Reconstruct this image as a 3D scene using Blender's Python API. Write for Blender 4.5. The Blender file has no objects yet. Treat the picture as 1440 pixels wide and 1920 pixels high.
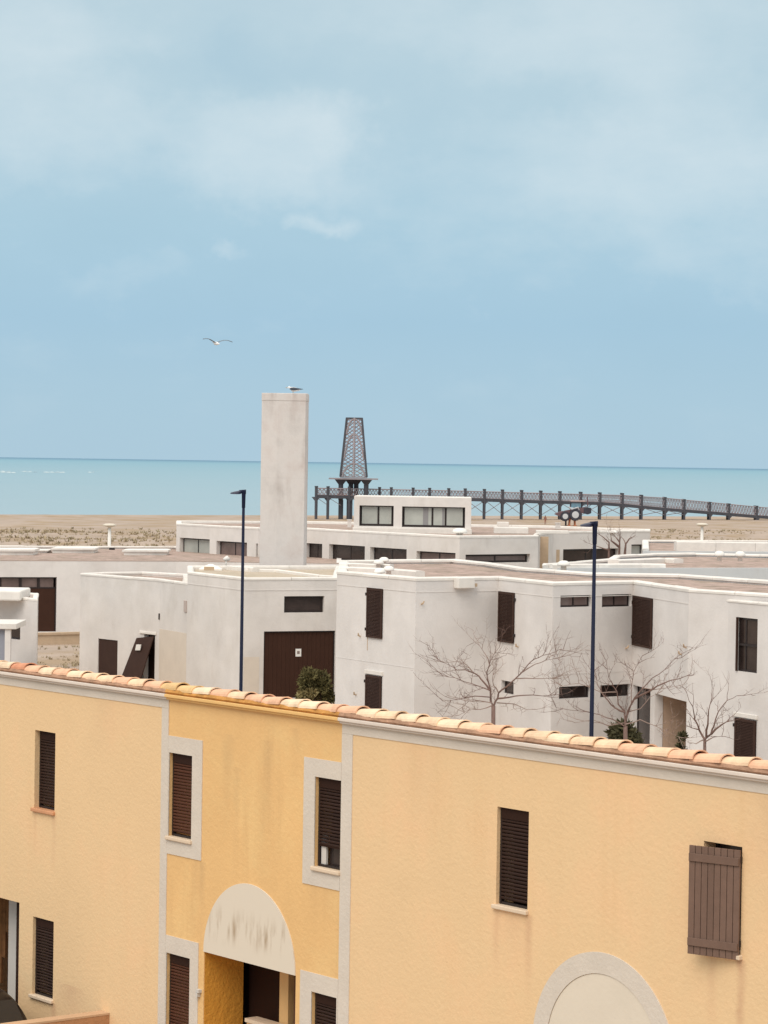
import bpy, math, random
import numpy as np
from mathutils import Vector
random.seed(7)
SC=bpy.context.scene
rad=math.radians

# ------------------------------------------------------------------ camera
FPX=5190.0; CZ=8.8
PITCH=math.atan(93/FPX); ROLL=math.atan(.0153)
camd=bpy.data.cameras.new('camera'); cam=bpy.data.objects.new('camera',camd)
SC.collection.objects.link(cam); SC.camera=cam
cam.location=(0,0,CZ)
cam.rotation_mode='QUATERNION'
from mathutils import Matrix
RM=(Matrix.Rotation(math.pi/2-PITCH,3,'X') @ Matrix.Rotation(ROLL,3,'Z'))
cam.rotation_quaternion=RM.to_quaternion()
camd.sensor_fit='HORIZONTAL'; camd.sensor_width=36; camd.lens=36*FPX/1440
camd.clip_start=.5; camd.clip_end=60000

# ------------------------------------------------------------------ light and sky
SUN_EL=rad(48); SUN_AZ=rad(204)      # azimuth clockwise from +Y
sdir=Vector((math.sin(SUN_AZ)*math.cos(SUN_EL),math.cos(SUN_AZ)*math.cos(SUN_EL),math.sin(SUN_EL)))
sl=bpy.data.lights.new('sun','SUN'); sl.energy=1.5; sl.angle=rad(40); sl.color=(1,.895,.79)
so=bpy.data.objects.new('sun',sl); SC.collection.objects.link(so)
so.rotation_mode='QUATERNION'; so.rotation_quaternion=sdir.to_track_quat('Z','Y')
SC.view_settings.view_transform='Standard'; SC.view_settings.look='None'
SC.view_settings.exposure=0.2; SC.view_settings.gamma=1; SC.view_settings.use_curve_mapping=False
SC.render.engine='CYCLES'

def ray(x,y): return RM @ Vector(((x-720)/FPX,(960-y)/FPX,-1))
def GZ(x,y,z):
    v=ray(x,y); t=(z-CZ)/v.z; return Vector((v.x*t,v.y*t,z))
def GD(x,y,D):
    v=ray(x,y); t=D/v.y; return Vector((v.x*t,D,CZ+v.z*t))

world=bpy.data.worlds.new('World'); SC.world=world; world.use_nodes=True
def build_world():
    nt=world.node_tree; N=nt.nodes; L=nt.links; N.clear()
    out=N.new('ShaderNodeOutputWorld'); bg=N.new('ShaderNodeBackground'); bg.inputs[1].default_value=.1
    L.new(bg.outputs[0],out.inputs[0])
    sky=N.new('ShaderNodeTexSky'); sky.sky_type='NISHITA'; sky.sun_disc=False
    sky.sun_elevation=SUN_EL; sky.sun_rotation=SUN_AZ; sky.altitude=10; sky.dust_density=1.2
    tc=N.new('ShaderNodeTexCoord'); D=tc.outputs['Generated']
    sep=N.new('ShaderNodeSeparateXYZ'); L.new(D,sep.inputs[0])
    def math_(op,a,b=None,c=None):
        m=N.new('ShaderNodeMath'); m.operation=op
        for i,v in enumerate((a,b,c)):
            if v is None: continue
            if isinstance(v,(int,float)): m.inputs[i].default_value=v
            else: L.new(v,m.inputs[i])
        return m.outputs[0]
    def noise(vec,scale,det=5,rough=.55,sc3=(1,1,1),off=(0,0,0)):
        mp=N.new('ShaderNodeMapping'); mp.inputs['Scale'].default_value=sc3; mp.inputs['Location'].default_value=off
        L.new(vec,mp.inputs[0]); n=N.new('ShaderNodeTexNoise'); n.inputs['Scale'].default_value=scale
        n.inputs['Detail'].default_value=det; n.inputs['Roughness'].default_value=rough; L.new(mp.outputs[0],n.inputs[0]); return n
    ramp=N.new('ShaderNodeValToRGB'); cr=ramp.color_ramp
    cols=[(0.0,(.375,.535,.645)),(.02,(.358,.525,.642)),(.05,(.325,.503,.640)),(.085,(.358,.530,.640)),(.125,(.415,.560,.640)),(.17,(.450,.580,.645)),(.45,(.86,.90,.90)),(1,(1.35,1.30,1.22))]
    while len(cr.elements)<len(cols): cr.elements.new(.5)
    for e,(p,c) in zip(cr.elements,cols): e.position=p; e.color=(*c,1)
    L.new(sep.outputs[2],ramp.inputs[0])
    # ragged veil: broad light and dark cloud masses
    n1=noise(D,9,4,.5,(1,1,1.7),(3.1,0,1.3)); n2=noise(D,24,8,.6,(1,1,2.0),(1,5,2))
    wob=N.new('ShaderNodeVectorMath'); wob.operation='MULTIPLY_ADD'
    sub=N.new('ShaderNodeVectorMath'); sub.operation='SUBTRACT'; sub.inputs[1].default_value=(.5,.5,.5)
    n3=noise(D,22,5,.6); L.new(n3.outputs['Color'],sub.inputs[0])
    L.new(sub.outputs[0],wob.inputs[0]); wob.inputs[1].default_value=(.07,.03,.055); L.new(D,wob.inputs[2])
    # named cloud masses (direction, angular half width and height, brightness)
    def blob(px,py,rx,ry,amp,soft=.0):
        c=ray(px,py).normalized()
        s=N.new('ShaderNodeVectorMath'); s.operation='SUBTRACT'; L.new(wob.outputs[0],s.inputs[0]); s.inputs[1].default_value=c
        m=N.new('ShaderNodeVectorMath'); m.operation='MULTIPLY'; L.new(s.outputs[0],m.inputs[0]); m.inputs[1].default_value=(FPX/rx,1.2,FPX/ry)
        l=N.new('ShaderNodeVectorMath'); l.operation='LENGTH'; L.new(m.outputs[0],l.inputs[0])
        r=N.new('ShaderNodeMapRange'); r.interpolation_type='SMOOTHSTEP'; L.new(l.outputs['Value'],r.inputs[0])
        r.inputs[1].default_value=soft; r.inputs[2].default_value=1.0; r.inputs[3].default_value=amp; r.inputs[4].default_value=0
        return r.outputs[0]
    acc=None
    for b in [(480,270,330,150,.42,.2),(640,235,120,80,.18,0),(100,200,260,230,.22,.2),(120,30,420,120,.20,.2),(615,412,80,40,.34,0),(432,458,76,40,.30,0),
              (1150,60,560,140,.22,.2),(1250,320,330,260,.26,.2),(880,330,400,200,.14,.2),(1350,520,260,110,.14,.2),(880,570,60,30,.12,0),(830,740,110,45,.10,0),(300,520,300,60,.06,.2),
              (470,110,260,90,-.20,0),(780,230,150,120,-.16,0),(120,440,300,90,-.12,.2),(1080,190,280,90,-.10,0),(900,640,700,90,-.05,.3)]:
        o=blob(*b); acc=o if acc is None else math_('ADD',acc,o)
    f=math_('ADD',acc,math_('MULTIPLY',math_('SUBTRACT',n1.outputs[0],.5),.55))
    f=math_('ADD',f,math_('MULTIPLY',math_('SUBTRACT',n2.outputs[0],.5),.58))
    fade=N.new('ShaderNodeMapRange'); fade.interpolation_type='SMOOTHSTEP'; L.new(sep.outputs[2],fade.inputs[0])
    fade.inputs[1].default_value=.0; fade.inputs[2].default_value=.07; fade.inputs[3].default_value=.25; fade.inputs[4].default_value=1
    f=math_('MULTIPLY',f,fade.outputs[0])
    pos=math_('MAXIMUM',f,0.0); neg=math_('MAXIMUM',math_('MULTIPLY',f,-1),0.0)
    mixa=N.new('ShaderNodeMix'); mixa.data_type='RGBA'; L.new(pos,mixa.inputs[0]); L.new(ramp.outputs[0],mixa.inputs[6]); mixa.inputs[7].default_value=(.69,.755,.78,1)
    mixb=N.new('ShaderNodeMix'); mixb.data_type='RGBA'; L.new(neg,mixb.inputs[0]); L.new(mixa.outputs[2],mixb.inputs[6]); mixb.inputs[7].default_value=(.29,.46,.575,1)
    up=N.new('ShaderNodeVectorMath'); up.operation='SCALE'; up.inputs[3].default_value=10.0; L.new(mixb.outputs[2],up.inputs[0])
    fin=N.new('ShaderNodeMix'); fin.data_type='RGBA'; fin.inputs[0].default_value=.93; L.new(sky.outputs[0],fin.inputs[6]); L.new(up.outputs[0],fin.inputs[7])
    L.new(fin.outputs[2],bg.inputs[0])
build_world()

# ------------------------------------------------------------------ materials
MATS={}
def mat(name,col,rough=.8,spec=.3,metal=0.0,var=.0,vscale=1.5,bump=0.0,bscale=30,bdist=.01,streak=0.0,streak_col=None,col2=None,c2scale=.6,c2lo=.5,c2hi=.7,coat=0,objrand=0.0,leaf=False,sscale=(3.2,3.2,.28)):
    if name in MATS: return MATS[name]
    m=bpy.data.materials.new(name); m.use_nodes=True; nt=m.node_tree; N=nt.nodes; L=nt.links
    p=N['Principled BSDF']; p.inputs['Roughness'].default_value=rough; p.inputs['Metallic'].default_value=metal
    p.inputs['Specular IOR Level'].default_value=spec; p.inputs['Base Color'].default_value=(*col,1)
    geo=N.new('ShaderNodeNewGeometry'); P=geo.outputs['Position']
    cur=None
    def noise(s,d=4,r=.6,vec=None):
        n=N.new('ShaderNodeTexNoise'); n.inputs['Scale'].default_value=s; n.inputs['Detail'].default_value=d; n.inputs['Roughness'].default_value=r
        L.new(vec or P,n.inputs['Vector']); return n
    def mixc(fac,a,b):
        x=N.new('ShaderNodeMix'); x.data_type='RGBA'
        if isinstance(fac,float): x.inputs[0].default_value=fac
        else: L.new(fac,x.inputs[0])
        for i,v in ((6,a),(7,b)):
            if isinstance(v,tuple): x.inputs[i].default_value=(*v,1)
            else: L.new(v,x.inputs[i])
        return x.outputs[2]
    def rng(src,a,b,c=0.0,d=1.0):
        r=N.new('ShaderNodeMapRange'); L.new(src,r.inputs[0]); r.inputs[1].default_value=a; r.inputs[2].default_value=b; r.inputs[3].default_value=c; r.inputs[4].default_value=d
        return r.outputs[0]
    cur=tuple(col)
    if col2 is not None:
        n=noise(c2scale,6,.65); cur=mixc(rng(n.outputs[0],c2lo,c2hi),cur,tuple(col2))
    if streak:
        mp=N.new('ShaderNodeMapping'); mp.inputs['Scale'].default_value=sscale; L.new(P,mp.inputs[0])
        n=noise(1.0,5,.6,mp.outputs[0]); n2=noise(.8,4,.6)
        mm=N.new('ShaderNodeMath'); mm.operation='MULTIPLY'; L.new(rng(n.outputs[0],.5,.75),mm.inputs[0]); L.new(rng(n2.outputs[0],.4,.65,0,streak),mm.inputs[1])
        cur=mixc(mm.outputs[0],cur,tuple(streak_col or [c*.6 for c in col]))
    if var:
        n=noise(vscale,6,.65); hs=N.new('ShaderNodeHueSaturation')
        L.new(rng(n.outputs[0],.3,.7,1-var,1+var),hs.inputs['Value'])
        if isinstance(cur,tuple): hs.inputs['Color'].default_value=(*cur,1)
        else: L.new(cur,hs.inputs['Color'])
        cur=hs.outputs[0]
    if objrand:
        oi=N.new('ShaderNodeObjectInfo'); hs=N.new('ShaderNodeHueSaturation'); L.new(rng(oi.outputs['Random'],0,1,1-objrand,1+objrand),hs.inputs['Value'])
        if isinstance(cur,tuple): hs.inputs['Color'].default_value=(*cur,1)
        else: L.new(cur,hs.inputs['Color'])
        cur=hs.outputs[0]
    if leaf:
        n=noise(2.2,3,.6); cur2=mixc(rng(n.outputs[0],.35,.65),tuple(c*.55 for c in col),cur if not isinstance(cur,tuple) else cur); cur=cur2
    if not isinstance(cur,tuple): L.new(cur,p.inputs['Base Color'])
    if bump:
        n=noise(bscale,4,.6); b=N.new('ShaderNodeBump'); b.inputs['Strength'].default_value=bump; b.inputs['Distance'].default_value=bdist
        L.new(n.outputs[0],b.inputs['Height']); L.new(b.outputs[0],p.inputs['Normal'])
    if coat: p.inputs['Coat Weight'].default_value=coat
    MATS[name]=m; return m

WHITE=mat('white_render',(.725,.69,.665),.92,.15,var=.075,vscale=.8,bump=.5,bscale=14,bdist=.012,streak=.35,streak_col=(.58,.53,.49),sscale=(1.6,1.6,.3),col2=(.67,.63,.60),c2scale=.5,c2lo=.45,c2hi=.7)
WHITE2=mat('white_render_weathered',(.715,.675,.64),.92,.15,var=.08,vscale=.6,bump=.5,bscale=12,bdist=.012,streak=.5,streak_col=(.50,.44,.39),sscale=(1.4,1.4,.4),col2=(.655,.61,.565),c2scale=.45,c2lo=.45,c2hi=.7)
TOWERM=mat('white_render_stained',(.66,.615,.585),.92,.12,var=.10,vscale=1.1,bump=.5,bscale=10,bdist=.015,streak=.8,streak_col=(.44,.38,.35),sscale=(2,2,.35),col2=(.52,.46,.43),c2scale=1.1,c2lo=.5,c2hi=.75)
COPE=mat('white_coping',(.76,.72,.67),.85,.2,var=.08,vscale=2.5,bump=.4,bscale=12,bdist=.01,objrand=.05)
BEIGEP=mat('beige_patch_paint',(.68,.60,.51),.92,.15,var=.05,bump=.4,bscale=14)
BLUEISH=mat('white_render_cool',(.58,.60,.61),.92,.15,var=.05,vscale=.9,bump=.4,bscale=12,streak=.5,streak_col=(.52,.50,.47))
GRAVEL=mat('roof_gravel',(.42,.315,.27),.95,.1,var=.34,vscale=2.4,bump=1,bscale=5,bdist=.08,col2=(.32,.255,.205),c2scale=.9,c2lo=.45,c2hi=.65)
GRAVELP=mat('pale_roof_gravel',(.50,.42,.33),.95,.1,var=.15,vscale=8,bump=.8,bscale=9,bdist=.04,col2=(.42,.36,.27),c2scale=.7,c2lo=.45,c2hi=.7)
YEL=mat('pale_yellow_render',(.80,.565,.325),.93,.12,var=.04,vscale=.8,bump=.45,bscale=19,bdist=.016,streak=.45,streak_col=(.70,.47,.25),col2=(.81,.54,.31),c2scale=.8)
YEL2=mat('ochre_yellow_render',(.79,.50,.225),.93,.12,var=.05,vscale=.8,bump=.5,bscale=17,bdist=.016,streak=.75,streak_col=(.62,.39,.18),col2=(.80,.54,.25),c2scale=1.0)
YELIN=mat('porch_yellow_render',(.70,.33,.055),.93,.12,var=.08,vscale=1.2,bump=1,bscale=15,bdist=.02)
BAND=mat('off_white_band',(.66,.585,.50),.93,.12,var=.05,vscale=2,bump=.5,bscale=22,bdist=.014)
CORN=mat('cornice_white',(.72,.63,.55),.9,.15,var=.05,bump=.3,bscale=20)
CORNY=mat('cornice_yellow',(.80,.50,.20),.9,.15,var=.06,bump=.3,bscale=20)
TYMP=mat('cream_smooth_render',(.72,.635,.52),.93,.12,var=.03,bump=.25,bscale=14)
MORT=mat('ridge_mortar',(.42,.25,.165),.95,.1,var=.3,vscale=5,bump=1,bscale=20,bdist=.02)
MORTY=mat('ridge_mortar_yellow',(.55,.27,.08),.95,.1,var=.3,vscale=5,bump=1,bscale=20,bdist=.02)
def add_stains(m,items,colr):
    """rain streaks that hang below sill ends and cornice joints: (distance along facade, half width, top z, length, strength)"""
    nt=m.node_tree; N=nt.nodes; L=nt.links; p=N['Principled BSDF']; lk=p.inputs['Base Color'].links[0].from_socket
    geo=N.new('ShaderNodeNewGeometry'); P=geo.outputs['Position']
    def M(op,a,b=None):
        x=N.new('ShaderNodeMath'); x.operation=op
        for i,v in enumerate((a,b)):
            if v is None: continue
            if isinstance(v,(int,float)): x.inputs[i].default_value=v
            else: L.new(v,x.inputs[i])
        return x.outputs[0]
    sb=N.new('ShaderNodeVectorMath'); sb.operation='SUBTRACT'; L.new(P,sb.inputs[0]); sb.inputs[1].default_value=(FO.x,FO.y,0)
    dt=N.new('ShaderNodeVectorMath'); dt.operation='DOT_PRODUCT'; L.new(sb.outputs[0],dt.inputs[0]); dt.inputs[1].default_value=FD
    nz=N.new('ShaderNodeTexNoise'); nz.inputs['Scale'].default_value=3.5; nz.inputs['Detail'].default_value=5; L.new(P,nz.inputs['Vector'])
    sx=N.new('ShaderNodeSeparateXYZ'); L.new(P,sx.inputs[0])
    sc=M('ADD',dt.outputs['Value'],M('MULTIPLY',M('SUBTRACT',nz.outputs[0],.5),.10)); acc=None
    for (a,w,zt,ln,st) in items:
        r_=N.new('ShaderNodeMapRange'); r_.interpolation_type='SMOOTHSTEP'; L.new(M('ABSOLUTE',M('SUBTRACT',sc,a)),r_.inputs[0]); r_.inputs[1].default_value=0; r_.inputs[2].default_value=w*2; r_.inputs[3].default_value=st; r_.inputs[4].default_value=0
        z_=N.new('ShaderNodeMapRange'); L.new(sx.outputs[2],z_.inputs[0]); z_.inputs[1].default_value=zt-ln; z_.inputs[2].default_value=zt; 
        c_=M('LESS_THAN',sx.outputs[2],zt+.01); v=M('MULTIPLY',M('MULTIPLY',r_.outputs[0],z_.outputs[0]),c_)
        acc=v if acc is None else M('ADD',acc,v)
    fac=M('MULTIPLY',acc,M('MULTIPLY',nz.outputs[0],1.7)); mx=N.new('ShaderNodeMix'); mx.data_type='RGBA'; L.new(fac,mx.inputs[0]); L.new(lk,mx.inputs[6]); mx.inputs[7].default_value=(*colr,1)
    L.new(mx.outputs[2],p.inputs['Base Color'])
FO=GZ(720,1334,5.86); _v0=ray(-3333,805); FD=Vector((-_v0.x,-_v0.y,0)).normalized()
add_stains(YEL,[(2.66,.05,3.81,1.1,.5),(2.10,.05,3.81,.9,.4),(2.4,.18,3.81,.7,.22),(5.93,.05,3.81,1.6,.75),(5.52,.06,3.81,1.0,.35),(-7.42,.05,3.80,.9,.35),(-7.93,.04,3.80,.7,.3),(-7.36,.06,1.18,.8,.5),(-6.9,.25,1.5,.7,.35),(6.3,.25,5.5,1.5,.25),(.7,.3,5.5,1.2,.14),(-6.1,.25,5.5,1.0,.16)],(.56,.33,.20))
add_stains(YEL2,[(-3.2,.10,5.3,1.5,.30),(-3.0,.06,4.9,1.6,.27),(-2.35,.10,5.3,1.2,.28),(-3.75,.06,3.6,1.2,.38),(-1.1,.3,3.6,.6,.2),(-3.9,.05,3.6,1.0,.25),(-1.75,.07,5.5,.8,.2)],(.50,.33,.17))
def tilem(nm,c): return mat(nm,c,.85,.2,var=.16,vscale=5,bump=.5,bscale=25,bdist=.008,col2=tuple(x*.72 for x in c),c2scale=4,c2lo=.52,c2hi=.75,objrand=.04)
TILES=[tilem('terracotta_sand',(.84,.59,.39)),tilem('terracotta_peach',(.80,.48,.31)),tilem('terracotta_red',(.66,.30,.175)),tilem('terracotta_cream',(.86,.65,.45)),tilem('terracotta_lichen',(.76,.50,.24))]
ROOFT=mat('roof_slope_tile',(.55,.30,.17),.9,.15,var=.2,vscale=3,bump=1,bscale=6)
DARK=mat('dark_brown_paint',(.054,.029,.022),.7,.15,var=.1,vscale=3,bump=.1,bscale=30)
DARK2=mat('dark_brown_slat',(.036,.018,.013),.6,.15,objrand=.12)
DARK3=mat('reddish_brown_slat',(.085,.032,.018),.6,.15,objrand=.1)
BOX=mat('shutter_box_brown',(.032,.014,.009),.7,.12)
INT=mat('dark_interior',(.025,.014,.012),.9,.1)
PLANK=mat('greyed_brown_plank',(.175,.108,.080),.7,.25,var=.1,vscale=6,bump=.2,bscale=40,objrand=.07)
GARAGE=mat('garage_brown',(.052,.024,.016),.75,.12,var=.08,vscale=2)
SILL=mat('sill_cream',(.72,.57,.42),.85,.2,var=.06,bump=.2,bscale=20)
SILLR=mat('sill_brick',(.60,.30,.16),.85,.2,var=.1)
GLASSD=mat('dark_window_glass',(.04,.028,.025),.12,.35,var=.5,vscale=.8)
GLASSB=mat('brown_window_glass',(.16,.115,.105),.1,.6,var=.35,vscale=.7)
GLASSP=mat('painted_see_through_glass',(.40,.41,.375),.12,.5,var=.16,vscale=.8)  # see-through brightness put into an opaque pale pane colour, no curtain behind
FRAME=mat('dark_window_frame',(.022,.014,.013),.5,.4)
NAVY=mat('navy_painted_steel',(.006,.010,.032),.6,.2,var=.15,vscale=2)
HEAD=mat('lamp_head_grey',(.02,.02,.05),.4,.5)
STEEL=mat('pier_dark_steel',(.075,.075,.088),.7,.3,var=.15)
LATT=mat('pier_lattice_steel',(.30,.275,.295),.7,.3,var=.2,vscale=.5,col2=(.36,.26,.26),c2scale=.2)
BARK=mat('bare_bark',(.20,.13,.11),.9,.1,var=.25,vscale=6,bump=.4,bscale=20)
TWIG=mat('bare_twig',(.32,.235,.20),.9,.1)
PAPER=mat('white_notice',(.8,.78,.74),.8,.2)
INK=mat('notice_mark',(.25,.2,.18),.8,.1)
PLAST=mat('vent_white_plastic',(.84,.81,.76),.6,.3,var=.05)
SANDW=mat('orange_wall_render',(.47,.25,.13),.93,.1,var=.12,vscale=3,bump=1,bscale=12,bdist=.02,streak=.8,streak_col=(.36,.19,.09))
BENCH=mat('sand_stone_ledge',(.52,.39,.27),.9,.1,var=.1,vscale=2,bump=.5,bscale=10)
GREYBLUE=mat('grey_blue_door',(.30,.31,.36),.6,.3)
GREYL=mat('pillar_pale_grey',(.62,.58,.53),.9,.1,var=.05)

# ------------------------------------------------------------------ object helpers
WLOC={}
def col(o): SC.collection.objects.link(o); return o
def thing(name,label,cat,loc,group=None):
    o=bpy.data.objects.new(name,None); o.empty_display_size=.3; col(o); o.location=loc
    o['label']=label; o['category']=cat
    if group: o['group']=group
    WLOC[o.name]=Vector(loc); return o
class MB:
    def __init__(s): s.v=[]; s.f=[]
    def q(s,*p):
        b=len(s.v); s.v+= [tuple(x) for x in p]; s.f.append(tuple(range(b,b+len(p))))
    def hexa(s,a):   # 8 corners: 0-3 bottom ring, 4-7 top ring
        b=len(s.v); s.v+=[tuple(x) for x in a]
        for f in ((3,2,1,0),(4,5,6,7),(0,1,5,4),(1,2,6,5),(2,3,7,6),(3,0,4,7)): s.f.append(tuple(b+i for i in f))
    def box(s,c,h,ax=None):
        c=Vector(c); ax=ax or (Vector((1,0,0)),Vector((0,1,0)),Vector((0,0,1)))
        X,Y,Z=[ax[i]*h[i] for i in range(3)]
        s.hexa([c-X-Y-Z,c+X-Y-Z,c+X+Y-Z,c-X+Y-Z,c-X-Y+Z,c+X-Y+Z,c+X+Y+Z,c-X+Y+Z])
    def rings(s,rs,cap=True):
        b=len(s.v); n=len(rs[0])
        for r in rs: s.v+=[tuple(p) for p in r]
        for i in range(len(rs)-1):
            for j in range(n):
                k=(j+1)%n; s.f.append((b+i*n+j,b+i*n+k,b+(i+1)*n+k,b+(i+1)*n+j))
        if cap:
            s.f.append(tuple(b+j for j in range(n))[::-1]); s.f.append(tuple(b+(len(rs)-1)*n+j for j in range(n)))
    def tube(s,pts,rr,n=6):
        pts=[Vector(p) for p in pts]; rs=[]
        if not hasattr(rr,'__len__'): rr=[rr]*len(pts)
        up=Vector((0.13,.2,1)).normalized()
        for i,p in enumerate(pts):
            t=(pts[min(i+1,len(pts)-1)]-pts[max(i-1,0)])
            if t.length<1e-6: t=Vector((0,0,1))
            t.normalize(); a=t.cross(up)
            if a.length<.05: a=t.cross(Vector((1,0,0)))
            a.normalize(); c=t.cross(a)
            rs.append([p+(a*math.cos(k*2*math.pi/n)+c*math.sin(k*2*math.pi/n))*rr[i] for k in range(n)])
        s.rings(rs)
    def bar(s,a,b,w,n=4): s.tube([a,b],w,n)
    def prism(s,pts,z0,z1):
        b=len(s.v); n=len(pts)
        s.v+=[(p[0],p[1],z0) for p in pts]+[(p[0],p[1],z1) for p in pts]
        s.f.append(tuple(b+i for i in range(n))[::-1]); s.f.append(tuple(b+n+i for i in range(n)))
        for i in range(n):
            k=(i+1)%n; s.f.append((b+i,b+k,b+n+k,b+n+i))
    def build(s,name,m,parent=None,smooth=False,origin=None,kind=None,label=None,cat=None,group=None,bevel=0):
        if origin is None:
            if parent is not None: origin=WLOC[parent.name]
            else:
                a=np.array(s.v); origin=Vector(((a[:,0].min()+a[:,0].max())/2,(a[:,1].min()+a[:,1].max())/2,a[:,2].min()))
        origin=Vector(origin)
        me=bpy.data.meshes.new(name); me.from_pydata([(v[0]-origin.x,v[1]-origin.y,v[2]-origin.z) for v in s.v],[],s.f)
        me.materials.append(m)
        if smooth: me.polygons.foreach_set('use_smooth',[True]*len(me.polygons))
        me.update()
        o=bpy.data.objects.new(name,me); col(o); WLOC[o.name]=origin
        if parent is not None: o.parent=parent; o.location=origin-WLOC[parent.name]
        else: o.location=origin
        if kind: o['kind']=kind
        if label: o['label']=label
        if cat: o['category']=cat
        if group: o['group']=group
        if bevel:
            bv=o.modifiers.new('bevel','BEVEL'); bv.width=bevel; bv.segments=2; bv.limit_method='ANGLE'
        return o
def fixn(o):
    import bmesh
    bm=bmesh.new(); bm.from_mesh(o.data); bmesh.ops.recalc_face_normals(bm,faces=bm.faces); bm.to_mesh(o.data); bm.free(); return o
def instance(o,wloc,parent,rot=None,mats=None):
    c=o.copy(); col(c); c.parent=parent; c.location=Vector(wloc)-WLOC[parent.name]; WLOC[c.name]=Vector(wloc)
    if rot is not None: c.rotation_euler=rot
    return c

class Wall:
    """a vertical plane through P0,P1; n is its outward side"""
    def __init__(s,P0,P1,n=None):
        s.P0=Vector((P0[0],P0[1],0)); s.P1=Vector((P1[0],P1[1],0)); s.d=(s.P1-s.P0).normalized(); s.L=(s.P1-s.P0).length
        nn=Vector((s.d.y,-s.d.x,0))
        if n is not None:
            if nn.dot(n)<0: nn=-nn
        elif nn.y>0: nn=-nn
        s.n=nn
    def pt(s,a,o,z): return s.P0+s.d*a+s.n*o+Vector((0,0,z))
    def inv(s,x,y):
        v=ray(x,y); t=s.P0.dot(s.n)/(v.x*s.n.x+v.y*s.n.y); p=v*t
        return (Vector((p.x,p.y,0))-s.P0).dot(s.d), p.z+CZ
    def rect(s,x0,yt,x1,yb):
        """yt, yb measured on the x0 side"""
        a0,zt=s.inv(x0,yt); _,zb=s.inv(x0,yb); a1,_=s.inv(x1,(yt+yb)/2)
        return (min(a0,a1),max(a0,a1),min(zb,zt),max(zb,zt))
    def box(s,mb,a0,a1,o0,o1,z0,z1):
        mb.hexa([s.pt(a0,o1,z0),s.pt(a1,o1,z0),s.pt(a1,o0,z0),s.pt(a0,o0,z0),s.pt(a0,o1,z1),s.pt(a1,o1,z1),s.pt(a1,o0,z1),s.pt(a0,o0,z1)])

def wall_mesh(mb,W,a0,a1,z0,z1,th,ops,front_ends=None,back_ends=None,caps=(True,True)):
    """wall slab with rectangular openings; back_ends lets the inner face be mitred"""
    A=sorted(set([a0,a1]+[q for o in ops for q in o[:2]])); Z=sorted(set([z0,z1]+[q for o in ops for q in o[2:4]]))
    A=[a for a in A if a0<=a<=a1]; Z=[z for z in Z if z0<=z<=z1]
    b0,b1=back_ends or (a0,a1)
    def solid(i,j):
        if i<0 or j<0 or i>=len(A)-1 or j>=len(Z)-1: return False
        ca=(A[i]+A[i+1])/2; cz=(Z[j]+Z[j+1])/2
        return not any(o[0]<ca<o[1] and o[2]<cz<o[3] for o in ops)
    def bk(a): return b0 if a==a0 else b1 if a==a1 else a
    for i in range(len(A)-1):
        for j in range(len(Z)-1):
            if not solid(i,j): continue
            x0,x1,y0,y1=A[i],A[i+1],Z[j],Z[j+1]
            F=[W.pt(x0,0,y0),W.pt(x1,0,y0),W.pt(x1,0,y1),W.pt(x0,0,y1)]
            B=[W.pt(bk(x0),-th,y0),W.pt(bk(x1),-th,y0),W.pt(bk(x1),-th,y1),W.pt(bk(x0),-th,y1)]
            mb.q(*F); mb.q(*B[::-1])
            if not solid(i-1,j) and not (i==0 and not caps[0]): mb.q(F[0],F[3],B[3],B[0])
            if not solid(i+1,j) and not (i==len(A)-2 and not caps[1]): mb.q(F[1],B[1],B[2],F[2])
            if not solid(i,j-1): mb.q(F[0],B[0],B[1],F[1])
            if not solid(i,j+1): mb.q(F[3],F[2],B[2],B[3])

# ------------------------------------------------------------------ ground, beach, sea
from mathutils import noise as mn
SH0=Vector((*GZ(0,967.5,-1.35).xy,0)); SH1=Vector((*GZ(1440,971,-1.35).xy,0))
shd=(SH1-SH0).normalized(); shn=Vector((-shd.y,shd.x,0))
def ground_h(x,y):
    p=Vector((x,y,0)); s=(p-SH0).dot(shn)      # negative on land
    if s>0: return -1.35-min(s*.05,4)
    t=max(0,min(1,(s+330)/310))
    base=-1.15*t*t*(3-2*t)
    berm=.22*math.exp(-((s+9)/7)**2)+.12*math.exp(-((s+30)/12)**2)
    dune=0
    w=max(0,min(1,(s+300)/60))*max(0,min(1,(-85-s)/50)) if s<-85 else 0
    if w>0:
        dune=w*(.55*mn.noise(Vector((x*.035,y*.05,1)))+.55*abs(mn.noise(Vector((x*.11,y*.14,5))))+.22*mn.noise(Vector((x*.4,y*.4,2))))
    near=max(0,min(1,(y-118)/10))*max(0,min(1,(175-y)/20))
    dune+=near*.22*mn.noise(Vector((x*.5,y*.35,9)))
    sc=.05*mn.noise(Vector((x*.3,y*.3,3)))*(1 if y>60 else .2)
    return base+berm+dune+sc-.15*t*(1-t)
def build_ground():
    ys=[-60,-30,0,15,30,45,60,75,90,105]+[118+i*1.4 for i in range(40)]+[176+i*2.2 for i in range(190)]+[600,640,700,800]
    xs=[-3000,-1200,-600,-350,-220,-150]+[-110+i*2.4 for i in range(96)]+[125,150,220,350,600,1200,3000]
    mb=MB()
    for y in ys:
        for x in xs: mb.v.append((x,y,ground_h(x,y)))
    n=len(xs)
    for j in range(len(ys)-1):
        for i in range(n-1): mb.f.append((j*n+i,j*n+i+1,(j+1)*n+i+1,(j+1)*n+i))
    m=mat('sand',(.405,.325,.265),.95,.1,var=.12,vscale=.25,bump=.6,bscale=1.2,bdist=.15,col2=(.35,.26,.175),c2scale=.13,c2lo=.46,c2hi=.6)
    mb.build('ground',m,smooth=True,origin=(0,0,0),kind='structure')
build_ground()
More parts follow.
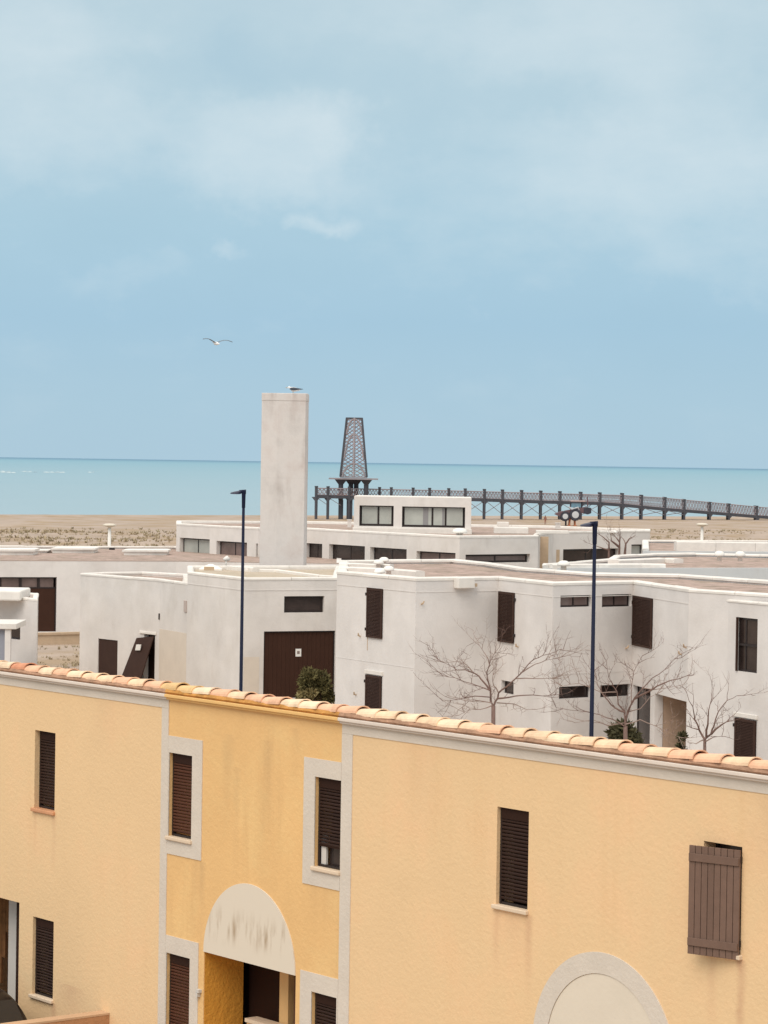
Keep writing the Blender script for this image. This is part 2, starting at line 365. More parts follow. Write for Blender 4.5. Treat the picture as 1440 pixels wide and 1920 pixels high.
def build_sea():
    m=bpy.data.materials.new('sea_water'); m.use_nodes=True; nt=m.node_tree; N=nt.nodes; L=nt.links; p=N['Principled BSDF']
    geo=N.new('ShaderNodeNewGeometry')
    mp=N.new('ShaderNodeMapping'); mp.inputs['Scale'].default_value=(.004,.012,1); L.new(geo.outputs['Position'],mp.inputs[0])
    n=N.new('ShaderNodeTexNoise'); n.inputs['Scale'].default_value=1; n.inputs['Detail'].default_value=5; L.new(mp.outputs[0],n.inputs['Vector'])
    sp=N.new('ShaderNodeSeparateXYZ'); L.new(geo.outputs['Position'],sp.inputs[0])
    # water colour: silty and pale over the shallows, deeper teal over the shelf edge
    lg=N.new('ShaderNodeMath'); lg.operation='LOGARITHM'; lg.inputs[1].default_value=10; L.new(sp.outputs[1],lg.inputs[0])
    ad=N.new('ShaderNodeMath'); ad.operation='MULTIPLY_ADD'; L.new(n.outputs[0],ad.inputs[0]); ad.inputs[1].default_value=.35; L.new(lg.outputs[0],ad.inputs[2])
    r=N.new('ShaderNodeMapRange'); L.new(ad.outputs[0],r.inputs[0]); r.inputs[1].default_value=2.8; r.inputs[2].default_value=4.5
    cr=N.new('ShaderNodeValToRGB'); L.new(r.outputs[0],cr.inputs[0]); e=cr.color_ramp.elements
    e[0].position=0; e[0].color=(.265,.375,.43,1); e[1].position=1; e[1].color=(.06,.18,.285,1)
    x=cr.color_ramp.elements.new(.35); x.color=(.22,.355,.42,1); x=cr.color_ramp.elements.new(.75); x.color=(.155,.32,.40,1)
    L.new(cr.outputs[0],p.inputs['Base Color']); p.inputs['Roughness'].default_value=.45; p.inputs['Specular IOR Level'].default_value=.25
    mp2=N.new('ShaderNodeMapping'); mp2.inputs['Scale'].default_value=(.25,.7,1); L.new(geo.outputs['Position'],mp2.inputs[0])
    n2=N.new('ShaderNodeTexNoise'); n2.inputs['Scale'].default_value=1; n2.inputs['Detail'].default_value=6; L.new(mp2.outputs[0],n2.inputs['Vector'])
    b=N.new('ShaderNodeBump'); b.inputs['Strength'].default_value=.5; b.inputs['Distance'].default_value=.4; L.new(n2.outputs[0],b.inputs['Height']); L.new(b.outputs[0],p.inputs['Normal'])
    mb=MB(); mb.q((-30000,380,-1.5),(30000,380,-1.5),(30000,40000,-1.5),(-30000,40000,-1.5))
    mb.build('sea',m,origin=(0,0,0),kind='structure')
    foam=mat('sea_foam',(.52,.60,.62),.9,.1); mb=MB(); rr=random.Random(3)
    for (x0,x1,y) in ((-30,22,884),(40,72,885),(82,118,885.5),(165,176,886),(0,26,886)):
        x=x0
        while x<x1:
            w=rr.uniform(5,14); a=GZ(x,y+rr.uniform(-.8,.8),-1.45); b=GZ(min(x+w,x1+4),y+rr.uniform(-.8,.8),-1.45)
            pts=[a+Vector((0,-2,0)),(a+b)/2+Vector((0,-rr.uniform(8,16),.0)),b+Vector((0,-2,0)),(a+b)/2+Vector((0,rr.uniform(8,16),0))]
            c=(a+b)/2; c.z=-1.0
            for i in range(4): mb.q(pts[i],pts[(i+1)%4],c)
            x+=w*rr.uniform(.7,1.1)
    mb.build('breaking_waves',foam,kind='stuff',label='short white lines of foam on the sea near the left edge')
build_sea()
def tufts(name,label,n,reg,hs,m,seed,parent=None):
    rr=random.Random(seed); mb=MB()
    for _ in range(n):
        x,y=reg(rr)
        k=mn.noise(Vector((x*.045,y*.03,7)))
        if k<-.02 and rr.random()<.85: continue
        z=ground_h(x,y); h=rr.uniform(*hs)*(1+max(0,k)); 
        for b in range(7):
            a=rr.uniform(0,6.28); r=h*rr.uniform(.5,1.3); dx,dy=math.cos(a)*r,math.sin(a)*r; w=h*.28
            c=Vector((x+dx*.3,y+dy*.3,z-.05)); t=Vector((x+dx,y+dy,z+h*rr.uniform(.5,1.1)))
            mb.q(c+Vector((-dy,dx,0)).normalized()*w,c-Vector((-dy,dx,0)).normalized()*w,t)
    mb.build(name,m,kind='stuff',label=label,origin=(0,0,0))
SCRUB=mat('dune_scrub',(.42,.34,.23),.95,.1,var=.2,vscale=.4,col2=(.31,.26,.165),c2scale=.15,c2lo=.48,c2hi=.6)
def regL(rr):
    t=rr.random(); y=rr.uniform(195,385); c=GD(180,1000,y).x; return c+rr.uniform(-26,20),y
def regM(rr):
    y=rr.uniform(112,129); c=GD(110,1200,y).x; return c+rr.uniform(-2.5,2.5),y
def regR(rr):
    y=rr.uniform(195,420); c=GD(1330,1000,y).x; return c+rr.uniform(-14,24),y
tufts('dune_scrub','dry tan and olive scrub covering the low dunes left of the white houses',4200,regL,(.14,.36),SCRUB,1)
tufts('weeds','dry weeds on the sandy yard between the small houses at the left',800,regM,(.04,.16),SCRUB,4)
tufts('dune_scrub','dry tan scrub on the dune behind the right-hand flat roofs',3200,regR,(.10,.24),SCRUB,2)

# ------------------------------------------------------------------ yellow terraced houses
O=GZ(720,1334,5.86); vv=ray(-3333,805); DR=Vector((-vv.x,-vv.y,0)).normalized()
WY=Wall((O.x,O.y),(O.x+DR.x,O.y+DR.y))
FT=.26
def build_yellow():
    zt=5.70
    UP=(3.85,4.96); LO=(1.22,2.33)
    sb1=-4.565; sb2=-.80
    AW=(-3.68,-1.68)
    houses=[
      ('terraced_house','pale yellow terraced house left of the ochre one, with a carport opening','house',-13.0,sb1,YEL,CORN,MORT,
        [(-7.96,-7.41,*UP),(-7.95,-7.39,*LO),(-11.6,-8.33,-.4,2.47)]),
      ('terraced_house','ochre yellow middle terraced house with an arched porch and white window surrounds','house',sb1,sb2,YEL2,CORNY,MORTY,
        [(-4.54,-4.00,*UP),(-1.33,-.815,*UP),(-4.54,-3.99,*LO),(-1.34,-.83,*LO),(AW[0],AW[1],-.4,2.47)]),
      ('terraced_house','pale yellow terraced house on the right with a blind arch and an open plank shutter','house',sb2,9.5,YEL,CORN,MORT,
        [(2.09,2.63,*UP),(5.37,5.92,*UP)])]
    H=[]
    rr=random.Random(5)
    # one tile mesh family, shared
    def tile_mesh():
        mb=MB(); n=9; Lh=.46
        rings=[]
        for (a,ro,ri) in ((-.10,.090,.078),(.28,.098,.086),(.36,.104,.089)):
            R=[]
            for k in range(n+1):
                t=math.pi*k/n; R.append((a,-math.cos(t)*ro*1.25,math.sin(t)*ro*.9))
            for k in range(n,-1,-1):
                t=math.pi*k/n; R.append((a,-math.cos(t)*ri*1.25,math.sin(t)*ri*.9))
            rings.append([Vector(p) for p in R])
        mb.rings(rings); return mb
    ang=math.atan2(DR.y,DR.x)
    for hi,(nm,lab,cat,a0,a1,wm,cm,mm,ops) in enumerate(houses):
        base=WY.pt((a0+a1)/2,0,0)
        h=thing(nm,lab,cat,base,'row of yellow terraced houses'); H.append(h)
        mb=MB(); wall_mesh(mb,WY,a0,a1,-.3,zt,FT,ops); fixn(mb.build('wall',wm,h))
        # rear body so that the house has depth
        mb=MB()
        Dp=7.5
        for (q0,q1) in ((a0+.001,a0+.25),(a1-.25,a1-.001)):
            mb.hexa([WY.pt(q0,-FT,-.3),WY.pt(q1,-FT,-.3),WY.pt(q1,-Dp,-.3),WY.pt(q0,-Dp,-.3),WY.pt(q0,-FT,zt),WY.pt(q1,-FT,zt),WY.pt(q1,-Dp,zt-2.2),WY.pt(q0,-Dp,zt-2.2)])
        WY.box(mb,-8.2 if hi==0 else a0+.25,a1-.25,-Dp,-Dp+.25,-.3,zt-2.3)
        mb.build('side_wall',wm,h)
        mb=MB(); z2=zt-2.15
        mb.hexa([WY.pt(a0,-.16,zt-.02),WY.pt(a1,-.16,zt-.02),WY.pt(a1,-Dp-.3,z2-.1),WY.pt(a0,-Dp-.3,z2-.1),WY.pt(a0,-.16,zt+.06),WY.pt(a1,-.16,zt+.06),WY.pt(a1,-Dp-.3,z2),WY.pt(a0,-Dp-.3,z2)])
        mb.build('roof',ROOFT,h)
        # dark rooms behind the windows
        for o in ops[:4]:
            if o[2]>0: mb=MB(); WY.box(mb,o[0]-.1,o[1]+.1,-1.0,-.9,o[2]-.1,o[3]+.1); mb.build('room_back',INT,h)
        # cornice, two steps
        mb=MB(); WY.box(mb,a0,a1,-.05,.085,5.685,5.728); WY.box(mb,a0,a1,-.05,.055,5.655,5.683); mb.build('cornice',cm,h,bevel=.008)
        mb=MB(); nseg=int((a1-a0)/.12)
        pts=[a0+(a1-a0)*i/nseg for i in range(nseg+1)]
        ring=[]
        for a in pts:
            w=.005*rr.uniform(-1,1); ring.append([WY.pt(a,.055+w,5.730),WY.pt(a,.075+w,5.752+w),WY.pt(a,.05+w,5.79),WY.pt(a,-.2,5.79),WY.pt(a,-.2,5.730)])
        mb.rings(ring); mb.build('mortar_bed',mm,h)
        if hi!=1:
            mb=MB(); WY.box(mb,a0,a1,-.01,.010,5.535,5.650)
            mb.build('frieze',BAND,h)
            mb=MB()
            if hi==0: WY.box(mb,a1-.16,a1,-.01,.011,-.3,5.533)
            else: WY.box(mb,a0,a0+.21,-.01,.011,-.3,5.533)
            mb.build('pilaster',BAND,h)
    hl,hm,hr=H
    # ridge tiles
    tm=tile_mesh(); tm_o={}
    k=0; a=-12.8
    seq=[3,2,1,3,1,3,0,0,1,0,1]
    while a<9.3:
        h=hl if a+.19<sb1 else hm if a+.19<sb2 else hr
        ia=(a+8.95)/.38; idx=int(round(ia))
        if 0<=idx<len(seq): mi=seq[idx]
        else: mi=rr.choices([0,1,2,3],[5,3.2,.8,2])[0]
        if -5.0<a<-4.05: mi=4
        key=mi
        if key not in tm_o:
            o=tm.build('roof_tile',TILES[mi],h,origin=(0,0,0)); o.data.polygons.foreach_set('use_smooth',[False]*len(o.data.polygons)); tm_o[key]=o.data
            bpy.data.objects.remove(o)
        o=bpy.data.objects.new('roof_tile',tm_o[key]); col(o); o.parent=h
        w=WY.pt(a,-.06+rr.uniform(-.01,.01),5.772+rr.uniform(-.005,.006))
        o.location=w-WLOC[h.name]; o.rotation_euler=(rr.uniform(-.05,.05),-.045+rr.uniform(-.015,.015),ang+rr.uniform(-.025,.025))
        a+=.385*rr.uniform(.985,1.015)
    # roller shutters
    def slat(mb,w):
        mb.rings([[Vector((s*w,0,-.019)),Vector((s*w,-.012,-.004)),Vector((s*w,-.011,.010)),Vector((s*w,0,.019))] for s in (-.5,.5)])
    def roller(h,op,closed=1.0,sm=DARK2,sillm=SILL,label=None,silly=.0,jamb=.045,box=.13,sill=True):
        a0,a1,z0,z1=op; w=a1-a0-.012
        if sill:
            z0w=z0+.0
        mb=MB()
        f=.03
        WY.box(mb,a0+.006,a0+.006+f,-jamb-.05,-jamb,z0+.02,z1-.004); WY.box(mb,a1-.006-f,a1-.006,-jamb-.05,-jamb,z0+.02,z1-.004)
        WY.box(mb,a0+.008+f,a1-.008-f,-jamb-.05,-jamb-.004,z0+.02,z0+.045)
        win=mb.build('window',FRAME,h,label=label,origin=WY.pt((a0+a1)/2,-jamb,z0))
        mb=MB(); WY.box(mb,a0+.008+f,a1-.008-f,-jamb-.10,-jamb+.012,z1-box,z1-.006); mb.build('shutter_box',BOX,win,bevel=.004)
        if sill:
            mb=MB(); WY.box(mb,a0-.035,a1+.02,-jamb-.03,.045,z0-.035,z0+.014); mb.build('sill',sillm,win,bevel=.01)
        mb=MB(); slat(mb,w-2*f-.004); so=mb.build('slat',sm,win,origin=(0,0,0),smooth=False)
        top=z1-box-.02; zz=top; first=True; end=z0+.05+(1-closed)*(z1-z0)
        while zz>end:
            wl=WY.pt((a0+a1)/2,-jamb-.008,zz)
            o=so if first else so.copy()
            if not first: col(o)
            o.parent=win; o.location=wl-WLOC[win.name]; o.rotation_euler=(.18,0,ang); first=False
            zz-=.0415
        if closed<.95:
            mb=MB(); WY.box(mb,a0+.04,a1-.04,-jamb-.045,-jamb-.004,end-.03,end+.005); mb.build('bottom_rail',BOX,win)
            mb=MB(); WY.box(mb,a0+.045,a0+.14,-.10,-.07,z0+.03,end+.1); mb.build('inner_frame',GREYL,win)
            mb=MB(); WY.box(mb,a0+.14,a1-.03,-.14,-.13,z0+.03,end+.1); mb.build('pane',GLASSD,win)
        return win
    roller(hl,(-7.96,-7.41,*UP),jamb=.075,sillm=SILLR,label='upper window with its roller shutter down and a brick-coloured sill')
    roller(hl,(-7.95,-7.39,*LO),sm=DARK2)
    roller(hm,(-4.54,-4.0,*UP),sm=DARK3)
    roller(hm,(-1.33,-.815,*UP),closed=.78,label='window with its dark roller shutter left a third open')
    roller(hm,(-4.54,-3.99,*LO),sm=DARK3)
    roller(hm,(-1.34,-.83,*LO))
    roller(hr,(2.09,2.63,*UP))
    # white surrounds on the middle house (four strips each)
    def surround(a0,a1,z0,z1,op):
        mb=MB(); o=.012
        WY.box(mb,a0,a1,-.005,o,op[3],z1); WY.box(mb,a0,a1,-.005,o,z0,op[2]-.035)
        if op[0]-a0>.02: WY.box(mb,a0,op[0],-.005,o,op[2]-.035,op[3])
        if a1-op[1]>.02: WY.box(mb,op[1],a1,-.005,o,op[2]-.035,op[3])
        mb.build('window_surround',BAND,hm)
    surround(sb1+.004,-3.77,3.63,5.18,(-4.54,-4.0,*UP))
    surround(-1.56,sb2-.004,3.63,5.18,(-1.33,-.815,*UP))
    surround(sb1+.004,-3.80,1.0,2.56,(-4.54,-3.99,*LO))
    surround(-1.575,sb2-.004,1.0,2.56,(-1.34,-.83,*LO))
    # arch tympanum over the porch
    def half_disc(c,r,zc,o0,o1,n=40,ri=0,zlow=None):
        mb=MB(); P=[(c+r*math.cos(math.pi*k/n),zc+r*math.sin(math.pi*k/n)) for k in range(n+1)]
        if ri:
            Q=[(c+ri*math.cos(math.pi*k/n),zc+ri*math.sin(math.pi*k/n)) for k in range(n+1)]
            if zlow is not None: P=[(P[0][0],zlow)]+P+[(P[-1][0],zlow)]; Q=[(Q[0][0],zlow)]+Q+[(Q[-1][0],zlow)]
            for i in range(len(P)-1):
                mb.hexa([WY.pt(P[i][0],o1,P[i][1]),WY.pt(P[i+1][0],o1,P[i+1][1]),WY.pt(P[i+1][0],o0,P[i+1][1]),WY.pt(P[i][0],o0,P[i][1]),
                         WY.pt(Q[i][0],o1,Q[i][1]),WY.pt(Q[i+1][0],o1,Q[i+1][1]),WY.pt(Q[i+1][0],o0,Q[i+1][1]),WY.pt(Q[i][0],o0,Q[i][1])])
        else:
            if zlow is not None: P=[(c+r,zlow)]+P+[(c-r,zlow)]
            b=len(mb.v); m_=len(P)
            mb.v+=[tuple(WY.pt(p[0],o1,p[1])) for p in P]+[tuple(WY.pt(p[0],o0,p[1])) for p in P]
            mb.f.append(tuple(range(m_))); mb.f.append(tuple(range(m_,2*m_))[::-1])
            for i in range(m_): k=(i+1)%m_; mb.f.append((i,k,m_+k,m_+i))
        return mb
    ty=bpy.data.materials.new('stained_tympanum'); ty.use_nodes=True; nt=ty.node_tree; N=nt.nodes; L=nt.links; p=N['Principled BSDF']
    p.inputs['Roughness'].default_value=.93; p.inputs['Specular IOR Level'].default_value=.12
    tc=N.new('ShaderNodeTexCoord'); mp=N.new('ShaderNodeMapping'); L.new(tc.outputs['Object'],mp.inputs[0])
    mp.inputs['Rotation'].default_value=(0,0,-ang); mp.inputs['Scale'].default_value=(1,1,1)
    sp=N.new('ShaderNodeSeparateXYZ'); L.new(mp.outputs[0],sp.inputs[0])
    m2=N.new('ShaderNodeMapping'); m2.inputs['Scale'].default_value=(8.5,8.5,1.7); L.new(mp.outputs[0],m2.inputs[0])
    n=N.new('ShaderNodeTexNoise'); n.inputs['Scale'].default_value=1; n.inputs['Detail'].default_value=4; n.inputs['Roughness'].default_value=.6; L.new(m2.outputs[0],n.inputs[0])
    r=N.new('ShaderNodeMapRange'); L.new(n.outputs[0],r.inputs[0]); r.inputs[1].default_value=.47; r.inputs[2].default_value=.78
    def band(src,lo,l1,h1,hi):
        a=N.new('ShaderNodeMapRange'); a.interpolation_type='SMOOTHSTEP'; L.new(src,a.inputs[0]); a.inputs[1].default_value=lo; a.inputs[2].default_value=l1
        b=N.new('ShaderNodeMapRange'); b.interpolation_type='SMOOTHSTEP'; L.new(src,b.inputs[0]); b.inputs[1].default_value=h1; b.inputs[2].default_value=hi; b.inputs[3].default_value=1; b.inputs[4].default_value=0
        c=N.new('ShaderNodeMath'); c.operation='MULTIPLY'; L.new(a.outputs[0],c.inputs[0]); L.new(b.outputs[0],c.inputs[1]); return c.outputs[0]
    bz=band(sp.outputs[2],.10,.38,.40,.72)
    mu=N.new('ShaderNodeMath'); mu.operation='MULTIPLY'; L.new(bz,mu.inputs[0]); L.new(r.outputs[0],mu.inputs[1])
    mx=N.new('ShaderNodeMix'); mx.data_type='RGBA'; L.new(mu.outputs[0],mx.inputs[0]); mx.inputs[6].default_value=(.72,.635,.52,1); mx.inputs[7].default_value=(.36,.25,.15,1)
    L.new(mx.outputs[2],p.inputs['Base Color'])
    mb=half_disc(-2.68,1.0,2.47,-.005,.014); fixn(mb.build('tympanum',ty,hm,origin=WY.pt(-2.68,0,2.47)))
    # porch box behind the opening
    mb=MB()
    WY.box(mb,AW[0]-.12,AW[0]+.006,-.62,-FT-.001,-.3,2.469)
    WY.box(mb,AW[0]+.001,AW[0]+.006,-FT,-.012,-.3,2.469)
    WY.box(mb,AW[1],AW[1]+.12,-1.8,-FT,-.3,2.6)
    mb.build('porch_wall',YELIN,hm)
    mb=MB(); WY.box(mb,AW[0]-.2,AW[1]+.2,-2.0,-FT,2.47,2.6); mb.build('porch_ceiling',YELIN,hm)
    mb=MB(); WY.box(mb,-3.74,-1.6,-.80,-.76,-.3,2.469); mb.build('porch_door',BOX,hm)
    mb=MB(); WY.box(mb,-2.87,-2.68,-.72,-.62,-.3,2.468); mb.build('door_post',YEL2,hm)
    mb=MB(); WY.box(mb,-2.13,-1.70,-.36,-.31,-.2,2.468); mb.build('door_leaf',DARK3,hm)
    mb=MB(); pz=Wall(WY.pt(0,-.5,0),WY.pt(1,-.5,0)).inv(505,1917)[1]; WY.box(mb,-3.3,-2.35,-.58,-.42,-.3,pz-.05)
    mb.build('porch_parapet',YEL2,hm); mb=MB(); WY.box(mb,-3.32,-2.33,-.60,-.40,pz-.048,pz); mb.build('parapet_cap',SILL,hm)
    mb=MB(); WY.box(mb,-3.79,-3.72,0,.05,1.93,1.97); WY.box(mb,-3.79,-3.75,0,.05,1.87,1.928); mb.build('wall_bracket',GREYL,hm)
    # right house: blind arch
    mb=half_disc(3.90,1.135,2.45,-.005,.016,48,ri=.905,zlow=.6); fixn(mb.build('arch_ring',BAND,hr))
    mb=half_disc(3.90,.900,2.45,-.004,.008,48,zlow=.6); fixn(mb.build('arch_infill',TYMP,hr))
    # right house: plank shutter hinged on the near jamb, pushed open
    o=(5.37,5.92,*UP)
    mb=MB(); f=.035
    WY.box(mb,o[0]+.004,o[0]+f,-.22,-.17,o[2]+.03,o[3]-.004); WY.box(mb,o[1]-f,o[1]-.004,-.22,-.17,o[2]+.03,o[3]-.004); WY.box(mb,o[0]+f,o[1]-f,-.22,-.172,o[3]-f,o[3]-.006)
    win=mb.build('window',FRAME,hr,origin=WY.pt(5.64,-.2,UP[0]))
    mb=MB(); WY.box(mb,o[0]+f,o[1]-f,-.205,-.195,o[2]+.03,o[3]-f); mb.build('pane',GLASSD,win)
    mb=MB(); WY.box(mb,o[0]-.03,o[1]+.03,-.2,.05,o[2]-.035,o[2]+.014); mb.build('sill',SILL,win,bevel=.01)
    hinge=WY.pt(5.935,.03,0)
    # direction of the leaf: from the hinge out over the street
    tgt=ray(1292,1680); best=None
    for i in range(5,170):
        t=rad(i); dd=-WY.d*math.cos(t)+WY.n*math.sin(t); e=hinge+dd*.60
        u=e.x/e.y-tgt.x/tgt.y
        if best is None or abs(u)<best[0]: best=(abs(u),t)
    t=best[1]
    ld=-WY.d*math.cos(t)+WY.n*math.sin(t); ln=Vector((ld.y,-ld.x,0)); ln=ln if ln.y<0 else -ln
    LW=Wall(hinge,hinge+ld,ln)
    mb=MB(); 
    for zz in (3.95,4.80): LW.box(mb,-.0,.03,-.035,.0,zz,zz+.06)
    sh=mb.build('shutter',FRAME,hr,label='greyed brown plank shutter standing open',origin=LW.pt(0,0,3.82))
    npk=8; zb=3.815; zt2=4.93
    for i in range(npk):
        mb=MB(); LW.box(mb,.004+i*.6/npk+.003,.004+(i+1)*.6/npk-.003,-.012,.012,zb,zt2); mb.build('plank',PLANK,sh,bevel=.003)
    for zz in (zb+.09,zt2-.16):
        mb=MB(); LW.box(mb,.012,.596,.0125,.030,zz,zz+.08); mb.build('batten',PLANK,sh,bevel=.003)
    # left house carport opening
    def at_off(x,y,off): return Wall(WY.pt(0,off,0),WY.pt(1,off,0)).inv(x,y)
    g0=at_off(30.5,1750,-.30)[0]; g1=at_off(39,1750,-.30)[0]
    mb=MB(); WY.box(mb,g0,g1,-.34,-.30,-.3,2.469); mb.build('gate_edge',BOX,hl)
    p0=at_off(16,1750,-.5)[0]; p1=at_off(31,1750,-.5)[0]
    mb=MB(); WY.box(mb,p0,p1,-.70,-.50,-.3,2.47); mb.build('carport_pillar',GREYL,hl)
    RS=mat('carport_rose_render',(.66,.50,.42),.93,.1,var=.15,vscale=4,bump=.6)
    mb=MB(); WY.box(mb,-12.6,-8.0,-1.2,-FT-.001,2.475,2.6); mb.build('carport_ceiling',RS,hl)
    mb=MB(); WY.box(mb,-8.24,-8.1,-7.2,-FT-.002,-.3,2.47); mb.build('carport_side_wall',RS,hl)
    mb=MB(); WY.box(mb,-13.0,-8.245,-3.0,-2.8,-.3,2.2); mb.build('carport_back_wall',mat('pink_render',(.75,.58,.50),.93,.1,var=.2,vscale=3),hl)
    RD=mat('brown_reed',(.20,.095,.04),.9,.1,var=.3,vscale=9)
    b0=at_off(-70,1800,-1.0)[0]; b1=at_off(18,1800,-1.0)[0]; n=13
    for i in range(n):
        a=b0+(b1-b0)*i/n; x=-70+88*(i+.5)/n; zb_=at_off(x,max(1720,1850-max(0,x)*7),-1.0)[1] if x>-5 else .2
        mb=MB(); WY.box(mb,a,a+(b1-b0)/n-.008,-1.02,-.99,zb_,2.46); mb.build('blind_strip',RD,hl)
    # low orange garden wall standing out from the facade
    A=WY.inv(198,1895); foot=WY.pt(A[0],0,0)
    gw=Wall(foot,foot+WY.n,n=WY.d)
    zt_=A[1]
    t2=thing('garden_wall','low orange rendered garden wall meeting the pale yellow house at the bottom left','wall',foot)
    mb=MB(); gw.box(mb,0.002,6,-.10,.10,-.3,zt_-.04); mb.build('wall',SANDW,t2)
    mb=MB(); gw.box(mb,0.002,6,-.105,.105,zt_-.038,zt_-.012); mb.build('coping',mat('garden_wall_cap',(.56,.37,.23),.9,.1,var=.1),t2)
    return H
build_yellow()

# ------------------------------------------------------------------ white flat-roofed houses
def footprint(P):
    """P: list of 2D points; returns edges as Wall with outward normals, and inset points"""
    area=sum(P[i].x*P[(i+1)%len(P)].y-P[(i+1)%len(P)].x*P[i].y for i in range(len(P)))
    sgn=1 if area>0 else -1
    E=[]
    for i in range(len(P)):
        d=(P[(i+1)%len(P)]-P[i]); nn=Vector((d.y,-d.x,0))*sgn; nn.normalize(); E.append(Wall(P[i],P[(i+1)%len(P)],nn))
    return E
def offset_pts(P,E,t):
    R=[]
    for i in range(len(P)):
        e0=E[i-1]; e1=E[i]; m=e0.n+e1.n
        if m.length<1e-4: m=e1.n.copy()
        m.normalize(); c=max(.35,m.dot(e1.n)); R.append(P[i]-m*(t/c))
    return R
def flat_building(name,label,cat,corners,ztop,zb=-.4,th=.25,ops={},wallm=WHITE,roofm=GRAVEL,drop=.16,cope_h=.10,cope_w=.30,seg=1.9,coping=True,group=None,copem=COPE,cope_edges=None):
    P=[Vector((c[0],c[1],0)) for c in corners]; E=footprint(P)
    c0=sum(P,Vector())/len(P)
    h=thing(name,label,cat,(c0.x,c0.y,0),group)
    zw=ztop-cope_h if coping else ztop
    IN=offset_pts(P,E,th)
    mb=MB(); OPS={}
    for i,e in enumerate(E):
        oo=[]
        for o in ops.get(i,[]):
            r=e.rect(*o[:4]); r=(max(.05,r[0]),min(e.L-.05,r[1]),max(zb+.02,r[2]),min(zw-.05,r[3])); oo.append(r)
        OPS[i]=oo
        bk0=(IN[i]-e.P0).dot(e.d); bk1=(IN[(i+1)%len(P)]-e.P0).dot(e.d)
        wall_mesh(mb,e,0,e.L,zb,zw,th,oo,back_ends=(bk0,bk1),caps=(False,False))
    fixn(mb.build('wall',wallm,h))
    mb=MB(); RI=offset_pts(P,E,th-.01); mb.prism(RI,ztop-drop-.15,ztop-drop); fixn(mb.build('roof',roofm,h))
    if coping:
        OUT=offset_pts(P,E,-.018); INN=offset_pts(P,E,cope_w)
        rr=random.Random(len(P)*7+int(abs(c0.x)*10))
        for i,e in enumerate(E):
            if cope_edges is not None and i not in cope_edges:
                continue
            k=(i+1)%len(P); n=max(1,int(round(e.L/seg)))
            for j in range(n):
                g=.008/e.L; t0=j/n+(g if j else 0.002/e.L); t1=(j+1)/n-(g if j<n-1 else 0.002/e.L)
                dz=rr.uniform(-.008,.008); z0=zw+.001; z1=ztop+dz; R=[]
                for t in (t0,t1):
                    o_=OUT[i].lerp(OUT[k],t); i_=INN[i].lerp(INN[k],t)
                    sec=[(0,z0),(0,z1-.035),(.14,z1),(.86,z1),(1,z1-.035),(1,z0)]
                    R.append([Vector((*(o_.lerp(i_,u)).xy,z)) for u,z in sec])
                mb=MB(); mb.rings(R); mb.build('coping',copem,h)
    return h,E,OPS
def glazing(h,e,op,n=2,depth=.16,glass=GLASSB,fw=.05,weights=None,label=None,curtain=None,sillp=False,name='window'):
    a0,a1,z0,z1=op; mb=MB(); g=.004
    e.box(mb,a0+g,a0+fw,-depth-.05,-depth,z0+g,z1-g); e.box(mb,a1-fw,a1-g,-depth-.05,-depth,z0+g,z1-g)
    e.box(mb,a0+fw,a1-fw,-depth-.05,-depth-.002,z0+g,z0+fw); e.box(mb,a0+fw,a1-fw,-depth-.05,-depth-.002,z1-fw,z1-g)
    ws=weights or [1]*n; tot=sum(ws); xs=[a0+fw]; acc=0
    for w in ws: acc+=w; xs.append(a0+fw+(a1-a0-2*fw)*acc/tot)
    for x in xs[1:-1]: e.box(mb,x-fw*.5,x+fw*.5,-depth-.048,-depth-.004,z0+fw,z1-fw)
    win=mb.build(name,FRAME,h,origin=e.pt((a0+a1)/2,-depth,z0),label=label)
    for i in range(len(xs)-1):
        mb=MB(); l=xs[i]+(fw*.5 if i else 0); r=xs[i+1]-(fw*.5 if i<len(xs)-2 else 0)
        e.box(mb,l,r,-depth-.03,-depth-.02,z0+fw,z1-fw); mb.build('pane',glass,win)
    if sillp:
        mb=MB(); e.box(mb,a0-.05,a1+.05,-depth,.05,z0-.05,z0-.004); mb.build('sill',COPE,win)
    return win
def louvre(h,e,op,out=.02,label=None,hinge='l',tilt=0.0,nm='shutter'):
    a0,a1,z0,z1=op; mb=MB(); f=.07
    z0-=.01; z1+=.01
    e.box(mb,a0,a0+f,out,out+.035,z0,z1); e.box(mb,a1-f,a1,out,out+.035,z0,z1)
    e.box(mb,a0+f,a1-f,out,out+.034,z0,z0+f); e.box(mb,a0+f,a1-f,out,out+.034,z1-f,z1)
    sh=mb.build(nm,DARK,h,origin=e.pt((a0+a1)/2,out,z0),label=label)
    mb=MB(); z=z0+f+.02
    while z<z1-f:
        mb.hexa([e.pt(a0+f,out+.003,z+.022),e.pt(a1-f,out+.003,z+.022),e.pt(a1-f,out+.001,z+.03),e.pt(a0+f,out+.001,z+.03),
                 e.pt(a0+f,out+.031,z-.005),e.pt(a1-f,out+.031,z-.005),e.pt(a1-f,out+.031,z+.003),e.pt(a0+f,out+.031,z+.003)]); z+=.042
    mb.build('louvres',DARK,sh,kind='stuff')
    mb=MB(); s=a0 if hinge=='l' else a1; q=-.07 if hinge=='l' else .02
    for zz in (z0+.2,z1-.25): e.box(mb,s+q,s+q+.05,0,.06,zz,zz+.09)
    mb.build('hinge',FRAME,sh)
    return sh
def backing(h,e,op,m=INT,d=.26):
    mb=MB(); e.box(mb,op[0]-.05,op[1]+.05,-d-.03,-d,op[2]-.05,op[3]+.05); return mb.build('room_back',m,h)

G=lambda x,y,z: GZ(x,y,z).xy
